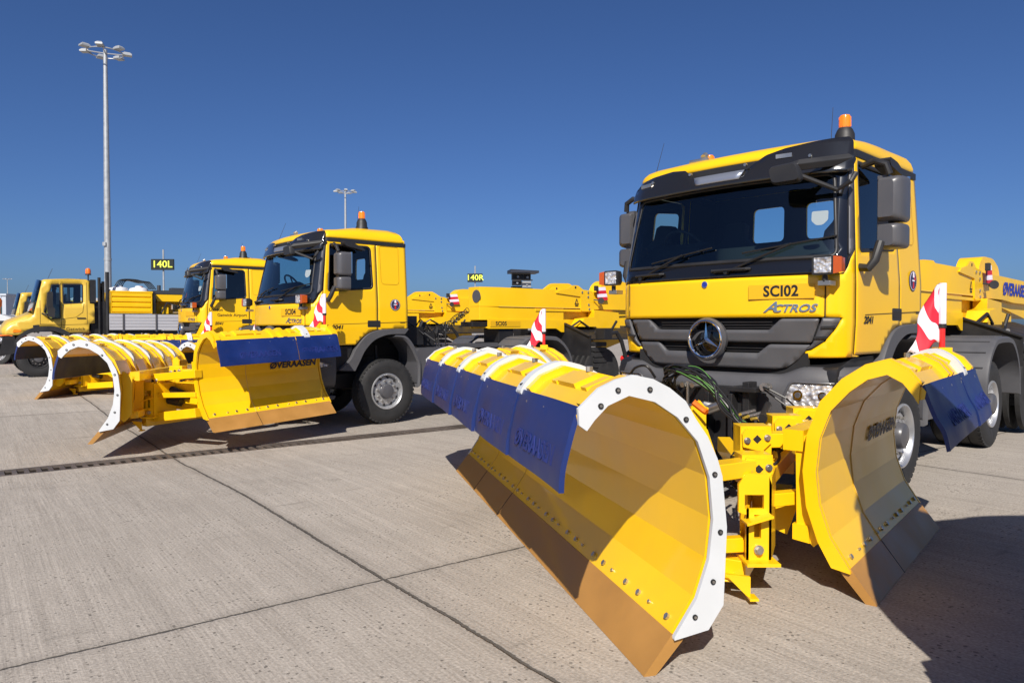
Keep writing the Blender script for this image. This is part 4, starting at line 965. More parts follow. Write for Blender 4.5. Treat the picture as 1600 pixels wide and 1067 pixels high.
def make_plow(label, main0, main1, wing0, wing1, lw0, lw1, k, group, hoses=None, rot=0., goff=(0, 0), far_arms=False, wlean=0.):
    root = empty('snow_plow', main0, 0, label, 'snow plow', group); O = Vector(main0); O0 = V(main0[0], main0[1], main0[2])
    Lm = (Vector(main1) - O).length
    make_blade(root, 'main_blade', main0, main1, 1, 5, k, 'cap', 'cap', 'long main blade, concave side to the left', seams=(Lm * .60, Lm * .80), shift=.045, origin=O)
    Lw = (Vector(wing1) - Vector(wing0)).length
    make_blade(root, 'wing_blade', wing0, wing1, -1, 2, k, 'plate', 'plate', 'wing blade folded back beside the truck', flare=.08 - wlean * .5, lean=wlean, shift=.12, flag=Lw - .06, ribs=[Lw * .72], text=True, seams=(Lw * .36,), flaps=[(0, Lw * .62), (Lw * .62, Lw)], origin=O)
    Ll = (Vector(lw1) - Vector(lw0)).length
    make_blade(root, 'wing_blade', lw0, lw1, 1, 2, k, 'cap', 'plate', 'far wing blade folded back', flare=-.02, shift=.05, flag=Ll - .15, ribs=[Ll * .55], origin=O)
    # hinge frame: coordinates are apron coordinates of the nearest plow relative to its hinge point, turned by rot
    cr, sr = math.cos(rot), math.sin(rot)
    def G(x, y, z): x -= .588; y -= 3.178; return V((x * cr - y * sr) * k + goff[0], (x * sr + y * cr) * k + goff[1], z * k)
    mb = MB()
    def plate(P, y0, y1, m=0, dx=0.): mb.loft([[G(x, y0, z) for x, z in P], [G(x + dx, y1, z) for x, z in P]], m)
    # slotted leg: plates with a window and a slot built from strips
    def leg(dx, y, th):
        for P in ([(1.30, .66), (1.34, .72), (1.47, .72), (1.49, .66), (1.49, .60), (1.30, .60)], [(1.30, .60), (1.335, .60), (1.335, .52), (1.30, .50)], [(1.445, .60), (1.49, .60), (1.49, .52), (1.445, .52)], [(1.30, .50), (1.335, .52), (1.49, .52), (1.49, .485), (1.345, .485)], [(1.345, .485), (1.39, .485), (1.39, .35), (1.345, .35)], [(1.43, .485), (1.49, .485), (1.49, .35), (1.43, .35)], [(1.345, .35), (1.49, .35), (1.49, .22), (1.345, .21)]):
            plate([(x + dx, z) for x, z in P], y, y + th)
    leg(0, 4.10, .025); leg(.14, 4.42, .025)
    plate([(1.33, .225), (1.52, .225), (1.52, .205), (1.33, .205)], 4.03, 4.45)
    plate([(1.345, .52), (1.36, .52), (1.36, .21), (1.345, .21)], 4.10, 4.42, dx=.12)
    plate([(1.475, .70), (1.49, .70), (1.49, .21), (1.475, .21)], 4.10, 4.42, dx=.14)
    plate([(1.325, .455), (1.475, .50), (1.475, .485), (1.325, .44)], 4.02, 4.12)
    mb.build('hinge_leg', 'plowyel', root, bevel=.004)
    mb = MB(); mb.cyl(G(1.415, 4.10, .285), G(1.415, 4.065, .285), .020 * k, n=6, m=1); mb.cyl(G(1.415, 4.10, .285), G(1.415, 4.085, .285), .028 * k, n=16, m=1)
    mb.build('pivot_bolt', ['plowyel', 'steel'], root)
    def bm(a, b, w_, h_, name='frame_beam'):
        m_ = MB(); m_.beam(G(*a), G(*b), w_ * k, h_ * k); return m_.build(name, 'plowyel', root, bevel=.006)
    bm((.98, 3.98, .74), (1.44, 4.24, .74), .12, .095); bm((1.50, 4.62, .835), (1.93, 4.66, .835), .13, .09); bm((1.84, 5.02, .86), (2.25, 5.10, .86), .12, .08); bm((2.15, 5.5, .86), (2.6, 5.6, .86), .12, .08)
    bm((1.42, 4.2, .62), (2.35, 5.75, .72), .12, .10); bm((1.05, 4.15, .29), (1.36, 4.2, .29), .07, .085); bm((1.48, 4.32, .515), (1.78, 4.42, .515), .08, .08); bm((1.30, 4.16, .14), (2.25, 5.9, .20), .12, .13)
    bm((1.22, 4.05, .12), (1.36, 4.75, .12), .10, .012); bm((1.36, 4.2, .60), (1.40, 4.3, .30), .05, .05)
    if far_arms:
        wb = Vector(wing0) - O + (V(Vector(wing1).x - Vector(wing0).x, Vector(wing1).y - Vector(wing0).y, 0).normalized().cross(V(0, 0, 1))) * (-.42 * k)
        for z0, z1, w_ in ((.78, .84, .11), (.20, .30, .13), (.52, .55, .07)):
            m_ = MB(); a_ = G(1.45, 4.25, z0); b_ = V(wb.x, wb.y, z1 * k + Vector(wing0).z - O.z - .05); m_.beam(a_, b_, .12 * k, w_ * k); m_.build('frame_beam', 'plowyel', root, bevel=.006)
        m_ = MB(); m_.beam(G(1.45, 4.5, .50), V(wb.x, wb.y + .35, .50 * k), .03, .40 * k); m_.build('back_plate', 'plowyel', root, bevel=.004)
        m_ = MB(); m_.cyl(G(1.5, 4.4, .62), G(1.9, 4.3, .50), .05, n=12); m_.cyl(G(1.6, 4.3, .45), G(1.8, 4.28, .42), .06, n=12); m_.build('cylinder', 'steelblk', root)
    mb = MB(); P = [(1.20, .17), (1.345, .155), (1.345, .03), (1.32, .05)]; plate(P, 4.02, 4.04); plate([(1.33, .045), (1.38, .045), (1.38, .03), (1.33, .03)], 3.98, 4.06); mb.build('foot_plate', 'plowyel', root, bevel=.003)
    mb = MB(); plate([(1.62, .42), (1.85, .42), (1.78, .22), (1.60, .30)], 4.62, 4.66); mb.build('gusset', 'plowyel', root, bevel=.003)
    for (x, y, z, kx) in ((1.435, 4.16, .735, 1.), (1.555, 4.54, .85, 1.1), (1.905, 4.93, .868, 1.15), (2.245, 5.42, .865, 1.2)):
        mb = MB(); P = [(x - .085 * kx, z + .03), (x - .07, z + .065), (x + .06, z + .055), (x + .085 * kx, z - .02), (x + .03, z - .08), (x - .08 * kx, z - .05)]
        plate(P, y, y + .02); Q = [(x, z + .028), (x + .028, z), (x, z - .028), (x - .028, z)]; plate(Q, y - .002, y + .01, 2)
        for e in (-.058, .058): mb.cyl(G(x + e * kx, y, z + e * .15), G(x + e * kx, y - .018, z + e * .15), .016, n=6, m=1); mb.cyl(G(x + e * kx, y, z + e * .15), G(x + e * kx, y - .005, z + e * .15), .022, n=12, m=1)
        P2 = [(x - .09 * kx, z + .08), (x + .09 * kx, z + .08), (x + .09 * kx, z - .10), (x - .09 * kx, z - .10)]
        plate(P2, y + .025, y + .17); mb.build('clamp_block', ['plowyel', 'steel', 'void'], root, bevel=.004)
    # stub post with a window, gusseted
    mb = MB()
    for P in ([(1.25, 1.0), (1.31, 1.05), (1.37, .98), (1.37, .90), (1.25, .90)], [(1.25, .90), (1.28, .90), (1.28, .74), (1.25, .74)], [(1.34, .90), (1.37, .90), (1.37, .74), (1.34, .74)], [(1.25, .74), (1.37, .74), (1.37, .60), (1.25, .60)]): plate(P, 5.0, 5.03)
    plate([(1.355, 1.0), (1.37, 1.0), (1.37, .60), (1.355, .60)], 5.0, 5.2); mb.build('stub_post', 'plowyel', root, bevel=.003)
    # round tube joints and white rollers, hoses on the frame
    for a, b in (((1.66, 4.75, .72), (1.66, 4.75, .58)), ((1.95, 5.1, .84), (1.95, 5.1, .62))):
        mb = MB(); mb.cyl(G(*a), G(*b), .075 * k, n=16); mb.build('pivot_tube', 'plowyel', root)
    for a in ((1.55, 4.6, .41), (1.22, 4.3, .20)):
        mb = MB(); mb.cyl(G(*a), G(a[0] + .11, a[1] + .02, a[2] - .01), .028 * k, .018 * k, n=10); mb.build('wear_roller', 'white', root)
    mb = MB(); rnd = random.Random(3)
    for i in range(9):
        x, y, z = 1.22 + rnd.random() * .2, 4.5 + rnd.random() * .6, .25 + rnd.random() * .35; mb.cyl(G(x, y, z), G(x + rnd.uniform(-.08, .08), y + .05, z + rnd.uniform(-.06, .06)), .03 * k, n=10, m=i % 2)
    for i in range(6):
        x, y, z = 1.20 + rnd.random() * .3, 4.5 + rnd.random() * .4, .3 + rnd.random() * .3; mb.tube([G(x, y, z), G(x + .1, y + .1, z + .1), G(x + .2, y + .2, z), G(x + .3, y + .5, z + .1)], .012, 6)
    mb.build('valve_cluster', ['steelblk', 'steel'], root)
    mb = MB(); mb.tube(smooth([G(1.55, 4.52, .70), G(1.63, 4.5, .69), G(1.70, 4.55, .73), G(1.73, 4.7, .80)], 4), .010, 6)
    mb.cyl(G(1.75, 5.0, .92), G(2.0, 5.6, .95), .03, n=10); mb.tube(smooth([G(1.5, 4.9, .5), G(1.6, 5.2, .62), G(1.8, 5.5, .66)], 4), .014, 6); mb.build('frame_hose', 'hose', root)
    # push arms back to the truck
    bm((1.62, 4.95, .55), (1.70, 5.75, .62), .10, .12, 'push_arm'); bm((2.0, 5.2, .55), (2.15, 5.65, .62), .10, .12, 'push_arm')
    # hydraulic hoses looping from truck to frame
    if hoses:
        for i, (pts, r_, mm) in enumerate(hoses):
            m_ = MB(); m_.tube(smooth([G(*p) for p in pts], 6), r_, 7); m_.build('hydraulic_hose', mm, root)
    return root
rnd = random.Random(11); HOSES = []
import itertools
def dpt(px, py, y):   # a point of the apron seen at that direction from the photographer, y metres away
    th = R(1.24); c, s_ = math.cos(th), math.sin(th); a = (px - 800) / 1122.5; b = -(py - 533.5) / 1122.5
    r = V(a, c + b * s_, -s_ + b * c); t = y / r.y; return V(r.x * t, y, CAM_H + r.z * t)
for i in range(12):
    j = lambda q=5: rnd.uniform(-q, q) * 1.7
    pts = [dpt(1036 + i * 3 + j(4), 618 + j(6), 5.45), dpt(1046 + j(6), 585 + j(6), 5.3), dpt(1074 + j(8), 578 + j(5), 5.15), dpt(1110 + j(5), 603 + j(7), 5.0), dpt(1135 + j(6), 636 + j(6), 4.9), dpt(1160 + j(4), 668 + j(5), 4.8), dpt(1190 + i * 3, 700 + j(3), 4.75)]
    HOSES.append((pts, .0085, 'hose'))
    if i % 3 == 0: HOSES.append(([V(*p) + V(0, -.012, .004) for p in pts[1:6]], .003, 'green'))
for i in range(5):
    x0 = 1178 + i * 17; pts = [dpt(x0 + 20, 655, 5.1), dpt(x0 + 6, 668 + i, 5.0), dpt(x0 - 8, 688, 4.9), dpt(x0 - 16 - i * 3, 706, 4.8)]; HOSES.append((pts, .009, 'hose'))
    HOSES.append((([V(*dpt(x0 + 8, 663, 4.98)), V(*dpt(x0 + 5, 667, 4.97)), V(*dpt(x0 + 2, 671, 4.96))]), .014, 'tan'))
HOSES.append(([dpt(1083, 628, 4.9), dpt(1098, 640, 4.88), dpt(1104, 644, 4.86)], .022, 'orgbox'))
HOSES.append(([dpt(982, 590, 5.6), dpt(992, 575, 5.5), dpt(1010, 572, 5.4), dpt(1024, 590, 5.4)], .01, 'hose'))
PG = 'yellow snow plows with blue rubber flaps'
PL1 = make_plow('nearest yellow snow plow, its long blue-flapped blade filling the foreground before truck SC102', (.588, 3.178, 0), (-.61, 7.76, 0), (2.04, 3.98, 0), (3.32, 5.54, 0), (-.20, 7.86, -.02), (.52, 9.95, -.06), 1.0, PG, HOSES)
PL2 = make_plow('yellow snow plow raised off the ground before truck SC104, with white arched end', (-5.16, 8.70, .13), (-6.28, 13.05, .02), (-3.80, 9.17, .20), (-2.62, 10.70, .27), (-5.95, 13.3, .0), (-5.2, 15.2, .02), .94, PG, rot=R(-5), goff=(-.60, .20), far_arms=True, wlean=.16)
PL3 = make_plow('farthest yellow snow plow on the left, seen behind the middle plow', (-10.2, 15.3, 0), (-10.6, 20.0, 0), (-8.75, 15.9, 0), (-7.1, 17.1, 0), (-10.2, 20.1, 0), (-9.0, 21.9, 0), 1.0, PG, rot=R(-8), goff=(-.5, .1), far_arms=True)
TR0 = copy_tree(TR1, None, ('coiled_air_line', 'number_plate', 'front_mirror_arm', 'side_mirror', 'kerb_mirror', 'plow_mounting_plate', 'indicator_lamp')); TR0.location = (2.06, .56, 0); TR0.rotation_euler = (0, 0, R(-72))  # unseen truck, added only for the shadow it throws on the apron
TR0['label'] = 'yellow tractor truck added unseen past the right edge to cast the shadow on the apron'

# ------------------------------------------------------------------ jet sweeper trailers (same local axes as their truck)
def make_trailer(k, plate_txt, label, far=True):
    x, y, a, z = POSE[k]; T = empty('sweeper_trailer', (x, y, z), R(a), label, 'trailer', 'yellow airport sweeper trailers behind the tractor trucks')
    c = 1.15
    def bothsides(P, v0, v1): return [V(q[0], v0, q[1]) for q in P], [V(q[0], v1, q[1]) for q in P]
    # gooseneck beam with chamfered nose
    mb = MB()
    plan = [(2.74, .97), (3.16, .86), (5.95, .86), (5.95, 1.44), (3.16, 1.44), (2.74, 1.33)]
    mb.loft([[V(u, v, 2.035) for u, v in plan], [V(u, v, 2.43) for u, v in plan]], 0)
    plan2 = [(2.74, .97), (3.16, .875), (5.07, .875), (5.07, 1.425), (3.16, 1.425), (2.74, 1.33)]
    mb.loft([[V(u, v, 1.76) for u, v in plan2], [V(u, v, 2.03) for u, v in plan2]], 0)
    P = [(3.30, 1.58), (2.88, 1.58), (2.88, 1.77), (5.07, 1.77), (5.07, 1.50), (4.98, 1.50), (4.82, 1.58)]
    for v0, v1 in ((.858, .885), (1.415, 1.442)): mb.loft(bothsides(P, v0, v1), 0)
    mb.box((2.90, .885, 1.59), (4.8, 1.415, 1.62)); mb.box((3.16, .855, 2.028), (5.9, .875, 2.042), 1)
    mb.box((2.55, .95, 1.62), (3.0, 1.35, 1.72), 2)
    g = mb.build('gooseneck', ['trailyel', 'tan', 'steelblk'], T, bevel=.008)
    mb = MB(); o = V(2.86, .935, 2.23); n_ = V(-.26, -.97, 0).normalized(); mb.cyl(V(2.735, 1.06, 2.24), V(2.728, 1.06, 2.24), .13, n=28); mb.build('cable_cover', 'greysat', g)
    mb = MB(); mb.box((2.93, .850, 1.62), (3.75, .857, 1.74), 0)
    if plate_txt: text_mesh(mb, plate_txt.replace('1', 'I', 1), .12, frame(V(3.22, .848, 1.68), (1, 0, 0), (0, 0, 1)), 1, .001, 0, .003, 1., 1.05)
    mb.build('number_plate', ['platey', 'letter'], T)
    mb = MB(); t3 = rr([(5.40, 2.12), (5.54, 2.12), (5.47, 2.26)], .01); mb.prism(t3, 'y', .852, .8575, 0); mb.prism([(5.435, 2.14), (5.505, 2.14), (5.47, 2.215)], 'y', .850, .852, 1); mb.box((5.42, .852, 2.08), (5.52, .8575, 2.105), 0); mb.build('warning_sign', ['letter', 'platey'], T)
    # lifting ears and joint bracket
    for v0 in (.835, 1.435):
        mb = MB(); ear = rr([(4.78, 2.36), (4.9, 2.42), (5.15, 2.46), (5.32, 2.55), (5.50, 2.55), (5.66, 2.46), (5.97, 2.44), (6.02, 2.30), (6.02, 1.97), (5.60, 1.97), (5.58, 2.30)], .04)
        mb.prism(ear, 'y', v0, v0 + .025); mb.cyl((5.41, v0 - .002, 2.50), (5.41, v0 + .027, 2.50), .028, n=14, m=2)
        for u, zz in ((5.62, 2.40), (5.82, 2.40), (5.82, 2.30), (5.86, 2.02), (5.84, 2.12)): mb.cyl((u, v0, zz), (u, v0 - .016, zz), .026, n=6, m=1)
        mb.build('joint_bracket', ['trailyel', 'steel', 'void'], T, bevel=.003)
    mb = MB(); mb.box((3.2, .9, 1.30), (3.6, 1.4, 1.58)); mb.build('kingpin_block', 'steelblk', T, bevel=.01)
    # boom and pivot housing
    mb = MB(); mb.prism([(5.98, 2.02), (6.02, 2.42), (7.0, 2.42), (12.5, 2.36), (12.5, 1.96), (8.2, 1.98), (7.4, 2.02)], 'y', .87, 1.43); mb.prism([(6.0, 2.0), (6.6, 1.86), (7.6, 1.90), (9.5, 1.70), (9.5, 1.98), (6.0, 2.02)], 'y', .95, 1.35)
    mb.build('boom', 'trailyel', T, bevel=.01)
    mb = MB(); mb.prism([(5.08, 2.025), (5.08, 1.74), (5.5, 1.62), (7.2, 1.50), (8.6, 1.55), (8.6, 1.95), (7.4, 1.99), (6.0, 2.01)], 'y', .99, 1.31); mb.build('boom_underside', 'trailyel', T, bevel=.01)
    mb = MB(); mb.prism(rr([(6.35, 2.36), (6.42, 2.58), (6.62, 2.72), (7.25, 2.72), (7.62, 2.58), (7.70, 2.36)], [.02, .1, .15, .15, .15, .02], 6), 'y', .98, 1.32); mb.prism(rr([(5.0, 2.43), (5.3, 2.62), (5.9, 2.64), (6.3, 2.43)], .08), 'y', 1.5, 1.56); mb.build('pivot_housing', 'trailyel', T, bevel=.02, seg=3)
    mb = MB()
    if True:
        X = Matrix.Translation((6.25, .80, 2.42)) @ Matrix.Rotation(R(-18), 4, 'Y')
        mb.X = X; P = [(-.14, -.16), (.14, -.16), (.20, .0), (.14, .16), (-.14, .16)]
        for i in range(4):
            z0, z1 = -.16 + i * .08, -.16 + (i + 1) * .08
            mb.add([V(-.16, 0, z0), V(.16, 0, z0 - .08), V(.16, 0, z1 - .08), V(-.16, 0, z1)], [(0, 1, 2, 3)], i % 2)
            mb.add([V(-.16, .012, z0), V(.16, .012, z0 - .08), V(.16, .012, z1 - .08), V(-.16, .012, z1)], [(3, 2, 1, 0)], i % 2)
    mb.build('reflector_panel', ['redcloth', 'cloth'], T, recalc=False)
    mb = MB(); mb.cyl((6.12, .70, 2.22), (6.22, .78, 2.22), .07, .03, n=16); mb.cyl((6.02, .84, 2.24), (6.14, .72, 2.22), .015, n=8); mb.box((5.98, .74, 2.44), (6.08, .80, 2.56)); mb.build('work_lamp', 'dark', T, bevel=.006)
    mb = MB(); text_mesh(mb, 'ØVERAASEN', .30, frame(V(8.28, .862, 2.20), (1, 0, 0), (0, 0, 1)), 0, .002, .12, .010, 1.05); mb.build('brand_lettering', 'bluetext', T)
    # brush hood: a front wall across the trailer, sloping down to both sides
    mb = MB(); Wl = [(.11, .42), (.11, 1.40), (.89, 1.68), (1.41, 1.68), (2.19, 1.40), (2.19, .42)]
    mb.prism(Wl, 'x', 5.10, 5.14)
    for q in ((.11, 1.40, .89, 1.68), (.89, 1.68, 1.41, 1.68), (1.41, 1.68, 2.19, 1.40)): mb.beam((5.11, q[0], q[1] + .012), (5.11, q[2], q[3] + .012), .09, .03)
    mb.beam((5.09, .12, .82), (5.09, 2.18, .82), .03, .035); mb.beam((5.09, .12, .5), (5.09, 2.18, .5), .02, .03)
    mb.prism([(.13, 1.36), (.89, 1.64), (1.41, 1.64), (2.17, 1.36), (2.17, 1.33), (.13, 1.33)], 'x', 5.14, 8.3)
    mb.build('brush_hood', 'steelblk', T, bevel=.004)
    for i in range(7):
        mb = MB(); mb.prism(rr([(5.18, .50 + i * .115), (5.58, .50 + i * .115), (5.58, .595 + i * .115), (5.18, .595 + i * .115)], .03), 'y', .06, .30); mb.build('side_rubber', 'tyre', T, bevel=.01)
    mb = MB(); mb.cyl((5.5, .05, .62), (5.5, 2.25, .62), .20, n=24)
    for i in range(14): mb.lathe([(.2, -.05), (.56, -.03), (.56, .03), (.2, .05)], (5.5, .14 + i * .155, .60), (0, 1, 0), 36)
    mb.build('sweeping_brush', 'tyre', T)
    for v0 in (-.25, 2.4):
        mb = MB(); mb.tube([V(5.3, v0, 1.48), V(5.55, v0, 1.50), V(5.72, v0, 1.30), V(5.95, v0, .72)], .045, 8); mb.box((5.1, v0 - .05, 1.36), (5.35, v0 + .2, 1.58)); mb.build('brush_arm', 'steelblk', T, bevel=.004)
    mb = MB(); mb.cyl((5.9, -.28, .92), (5.9, -.12, .92), .07, n=16); mb.build('red_valve', 'red', T)
    for u in (9.2, 10.4):
        wheel(T, (u, .0, .5), (0, -1, 0), D=1.0); wheel(T, (u, 2.3, .5), (0, 1, 0), D=1.0)
    mb = MB(); mb.box((8.6, .6, .6), (11.5, 1.7, 1.2)); mb.build('undercarriage', 'steelblk', T, bevel=.008)
    mb = MB(); mb.beam((4.2, .87, 1.98), (5.9, .87, 1.98), .03, .05); mb.build('side_rail', 'trailyel', T, bevel=.004); mb = MB(); mb.prism([(5.3, 1.62), (5.45, 1.80), (5.8, 1.84), (6.0, 1.62)], 'y', .6, .9); mb.prism([(5.9, 1.3), (5.95, 2.0), (6.8, 1.95), (6.9, 1.25), (6.3, 1.1)], 'y', .75, .95); mb.build('side_frame', 'trailyel', T, bevel=.006)
    mb = MB(); mb.tube([V(6.55, .6, 1.75), V(6.4, .62, 1.55), V(6.0, .55, 1.40), V(5.6, .4, 1.5)], .03, 8); mb.tube([V(5.1, .7, 1.6), V(5.3, .6, 1.75), V(5.6, .6, 1.6)], .025, 8); mb.build('trailer_hose', 'hose', T)
    return T
TRL1 = make_trailer(1, 'SC103', 'yellow sweeper trailer behind the nearest truck, blue lettering on its boom at the right edge')
TRL2 = make_trailer(2, 'SC105', 'yellow sweeper trailer with plate SC105, between the two nearer trucks')
TRL3 = make_trailer(3, '', 'farthest yellow sweeper trailer, its ears showing beside the coiled air lines')

# open black cabinet standing above the second trailer's line
x, y, z = dpt(815, 447, 26.0)
E_ = empty('equipment_cabinet', (x, y, 0), R(10), 'open black equipment cabinet on posts, rising behind the SC105 trailer', 'cabinet')
mb = MB()
for dx in (-.38, .34):
    for dy in (-.3, .3): mb.beam((dx, dy, 0), (dx, dy, 3.5), .05, .05)
mb.box((-.40, .26, 2.9), (.36, .30, 3.5)) if False else None
for zz in (2.9, 3.2): mb.beam((-.38, -.3, zz), (.34, -.3, zz), .05, .04)
mb.build('cabinet_frame', 'steelblk', E_)
mb = MB(); mb.prism([(-.46, 3.46), (.56, 3.46), (.56, 3.54), (-.46, 3.58)], 'y', -.4, .4); mb.build('cabinet_roof', mat('navy_steel', (.015, .02, .035), .5), E_)
for k, (x0, z0, x1, z1) in enumerate(((-.36, 3.02, -.04, 3.2), (.0, 2.95, .32, 3.17), (-.36, 3.22, .05, 3.44), (.08, 3.2, .33, 3.44), (-.36, 2.82, .0, 3.0), (-.37, 2.5, .33, 2.8))):
    mb = MB(); mb.box((x0, -.2 + .05 * k, z0), (x1, .0 + .05 * k, z1)); mb.cyl(((x0 + x1) / 2, -.24 + .05 * k, (z0 + z1) / 2), ((x0 + x1) / 2, -.2 + .05 * k, (z0 + z1) / 2), .04, n=10, m=1); mb.build('equipment_box', ['steelblk' if k != 1 else 'galv', 'galv'], E_, bevel=.01)

# ------------------------------------------------------------------ gritter trucks on the left (forward-control bonnet truck with tank body)
def make_gritter():
    T = empty('gritter_truck', (0, 0, 0), 0, None, 'truck', 'pale yellow gritter trucks on the left')
    w_ = 2.15
    side = [(-.86, 1.30), (-.85, 1.48), (-.70, 1.62), (-.30, 1.80), (-.12, 1.90), (.12, 2.96), (.20, 3.0), (1.30, 3.04), (1.38, 2.98), (1.38, 2.28), (1.50, 2.27), (1.51, 1.66), (1.36, 1.64), (1.35, 1.36), (.78, 1.35), (.62, 1.46), (.40, 1.53), (-.02, 1.52), (-.25, 1.42), (-.52, 1.28)]
    win1 = rr([(.20, 1.95), (.15, 2.0), (.37, 2.84), (.57, 2.86), (.57, 1.80), (.30, 1.78)], .03)
    win2 = rr([(.66, 2.87), (1.19, 2.88), (1.18, 2.30), (.66, 2.26)], .04)
    for v0, sgn in ((0, 1), (w_, -1)):
        mb = MB(); f = lambda u, z, v0=v0, sgn=sgn: V(u, v0 + sgn * (.10 * max(0, z - 2.0) + .06 * max(0, -.4 - u)), z)
        panel(mb, side, [win1, win2], f, .15); sd = mb.build('cab_side', ['paleyel', 'void'], T, solid=.03, out=(.5, 1.07, 2.0))
        for wn in (win1, win2):
            m2 = MB(); panel(m2, wn, [], lambda u, z: f(u, z) + V(0, sgn * .015, 0), .2); m2.build('side_window', 'sglass', sd)
            m2 = MB(); ribbon(m2, wn, .03, 0, 0, True, lambda u, z, o: f(u, z) + V(0, -sgn * .006, 0)); m2.build('window_seal', 'dark', sd, recalc=False)
        m2 = MB()
        for pl in ([(.60, 2.90), (.60, 1.52)], [(1.30, 2.95), (1.30, 1.62), (.60, 1.60)], [(.05, 1.62), (.05, 2.35)], [(.05, 1.62), (.60, 1.60)], [(1.22, 2.28), (1.18, 2.0), (1.0, 1.84), (.62, 1.78)]):
            ribbon(m2, pl, .012, 0, 0, False, lambda u, z, o: f(u, z) + V(0, -sgn * .003, 0))
        m2.build('door_seam', 'gap', sd, recalc=False)
        m2 = MB(); y = v0 - sgn * .02; m2.prism(rr([(1.02, 1.79), (1.26, 1.79), (1.26, 1.83), (1.02, 1.83)], .01), 'y', y, y + sgn * .03); m2.build('door_handle', 'dark', sd)
        m2 = MB(); m2.prism(rr([(-.66, 1.37), (-.46, 1.38), (-.42, 1.44), (-.62, 1.47)], .03), 'y', v0 - sgn * .01, v0 + sgn * .05); m2.build('turn_signal', 'orange', sd)
        m2 = MB(); m2.prism(rr([(-.14, 1.52), (.02, 1.53), (.02, 1.60), (-.14, 1.59)], .01), 'y', v0 - sgn * .006, v0 + sgn * .02); m2.build('side_vent', 'dark', sd)
        m2 = MB(); m2.prism(rr([(.25, 1.85), (.40, 1.82), (.42, 2.1), (.36, 2.15), (.36, 2.62), (.22, 2.60), (.20, 2.2)], .04), 'y', v0 - sgn * .28, v0 - sgn * .06); m2.tube([V(.1, v0, 1.95), V(.2, v0 - sgn * .15, 1.9), V(.28, v0 - sgn * .17, 2.0)], .025, 8); m2.build('side_mirror', 'dark', T, bevel=.02)
        arc = smooth([(-.62, 1.0), (-.55, 1.22), (-.28, 1.45), (.0, 1.54), (.40, 1.55), (.62, 1.48), (.80, 1.36)], 4); m2 = MB()
        m2.loft([[V(p[0], v0 - sgn * .06, p[1]), V(p[0] * .92, v0 - sgn * .06, .55 + (p[1] - .55) * .86), V(p[0] * .92, v0 + sgn * .5, .55 + (p[1] - .55) * .86), V(p[0], v0 + sgn * .5, p[1])] for p in arc], 0, True); m2.build('wheel_arch', 'dark', T, angle=40)
    mb = MB(); k_ = lambda u, z, v: V(u, v, z)
    def strip(P, m, yoff=.0, name=None, parent=T, n=6, crown=.03):
        mb = MB(); rows = []
        for u, z in P:
            row = []
            for i in range(n + 1):
                t = i / n; ins = .10 * max(0, z - 2.0) + .06 * max(0, -.4 - u); v = ins + (w_ - 2 * ins) * t; c = 4 * t * (1 - t); row.append(V(u - crown * c * (1 if u < .15 else 0), v, z + (crown * c if z > 1.6 else 0)))
            rows.append(row)
        mb.loft(rows, 0, True, closed=False, caps=False); return mb.build(name, m, parent, solid=.02, out=(.5, 1.07, 1.9))
    strip([(-.87, 1.30), (-.86, 1.48), (-.70, 1.63), (-.30, 1.81), (-.12, 1.91)], ['paleyel', 'void'], name='bonnet', crown=.10)
    strip([(-.12, 1.91), (.12, 2.95)], ['glass'], name='windscreen', crown=.08)
    strip([(.11, 2.94), (.20, 3.0), (.8, 3.05), (1.30, 3.04), (1.39, 2.98)], ['paleyel', 'void'], name='roof')
    mb = MB(); mb.box((1.34, .1, 1.66), (1.38, w_ - .1, 2.2)); mb.box((-.1, .1, 1.4), (1.36, w_ - .1, 1.44)); mb.box((-.05, .1, 1.6), (.3, w_ - .1, 1.95))
    for v in (.5, 1.5): mb.box((.75, v - .22, 1.6), (.95, v + .25, 2.35)); mb.box((.45, v - .22, 1.5), (.95, v + .25, 1.7))
    mb.build('cab_interior', 'void', T, bevel=.01)
    mb = MB(); mb.tube([V(.1, .1, 1.9), V(.2, .6, 2.6)], .01, 6); mb.build('wiper', 'hose', T)
    mb = MB(); mb.prism(rr([(-.98, .66), (-.90, 1.24), (-.60, 1.26), (-.55, .75)], .06), 'y', .02, w_ - .02); mb.box((-1.05, .2, .72), (-.95, w_ - .2, 1.1)); mb.cyl((-1.15, .7, .7), (-.9, .7, .7), .06, n=12); mb.cyl((-1.15, 1.5, .7), (-.9, 1.5, .7), .06, n=12); mb.tube([V(-1.0, .3, .7), V(-1.1, .5, .6), V(-1.0, .9, .65)], .02, 6); mb.build('bumper', 'steelblk', T, bevel=.02)
    mb = MB(); mb.box((-1.062, .35, 1.0), (-1.05, .80, 1.13), 0); mb.build('number_plate', 'white', T)
    for v in (.25, w_ - .25): mb = MB(); mb.cyl((-.96, v, 1.12), (-.90, v, 1.12), .10, n=20); mb.build('headlamp', 'lens', T)
    mb = MB(); text_mesh(mb, 'Gatwick', .13, frame(V(.98, -.004, 1.47), (1, 0, 0), (0, 0, 1)), 0, .001, 0, .0, 1.2); mb.build('door_lettering', 'letter', T)
    for u in (0, 3.6):
        wheel(T, (u, .0, .57), (0, -1, 0), D=1.14, wd=.36, rimm='dark'); wheel(T, (u, w_, .57), (0, 1, 0), D=1.14, wd=.36, rimm='dark')
    mb = MB()
    for v in (.65, 1.5): mb.box((-.8, v - .05, .8), (5.6, v + .05, 1.05))
    mb.box((1.42, .15, 1.1), (1.85, 2.0, 2.35)); mb.cyl((0, .2, .57), (0, 1.9, .57), .1, n=12); mb.cyl((3.6, .2, .57), (3.6, 1.9, .57), .1, n=12); mb.box((1.9, .1, 1.22), (5.7, 2.05, 1.40)); mb.box((1.7, .1, .6), (2.9, .6, 1.15))
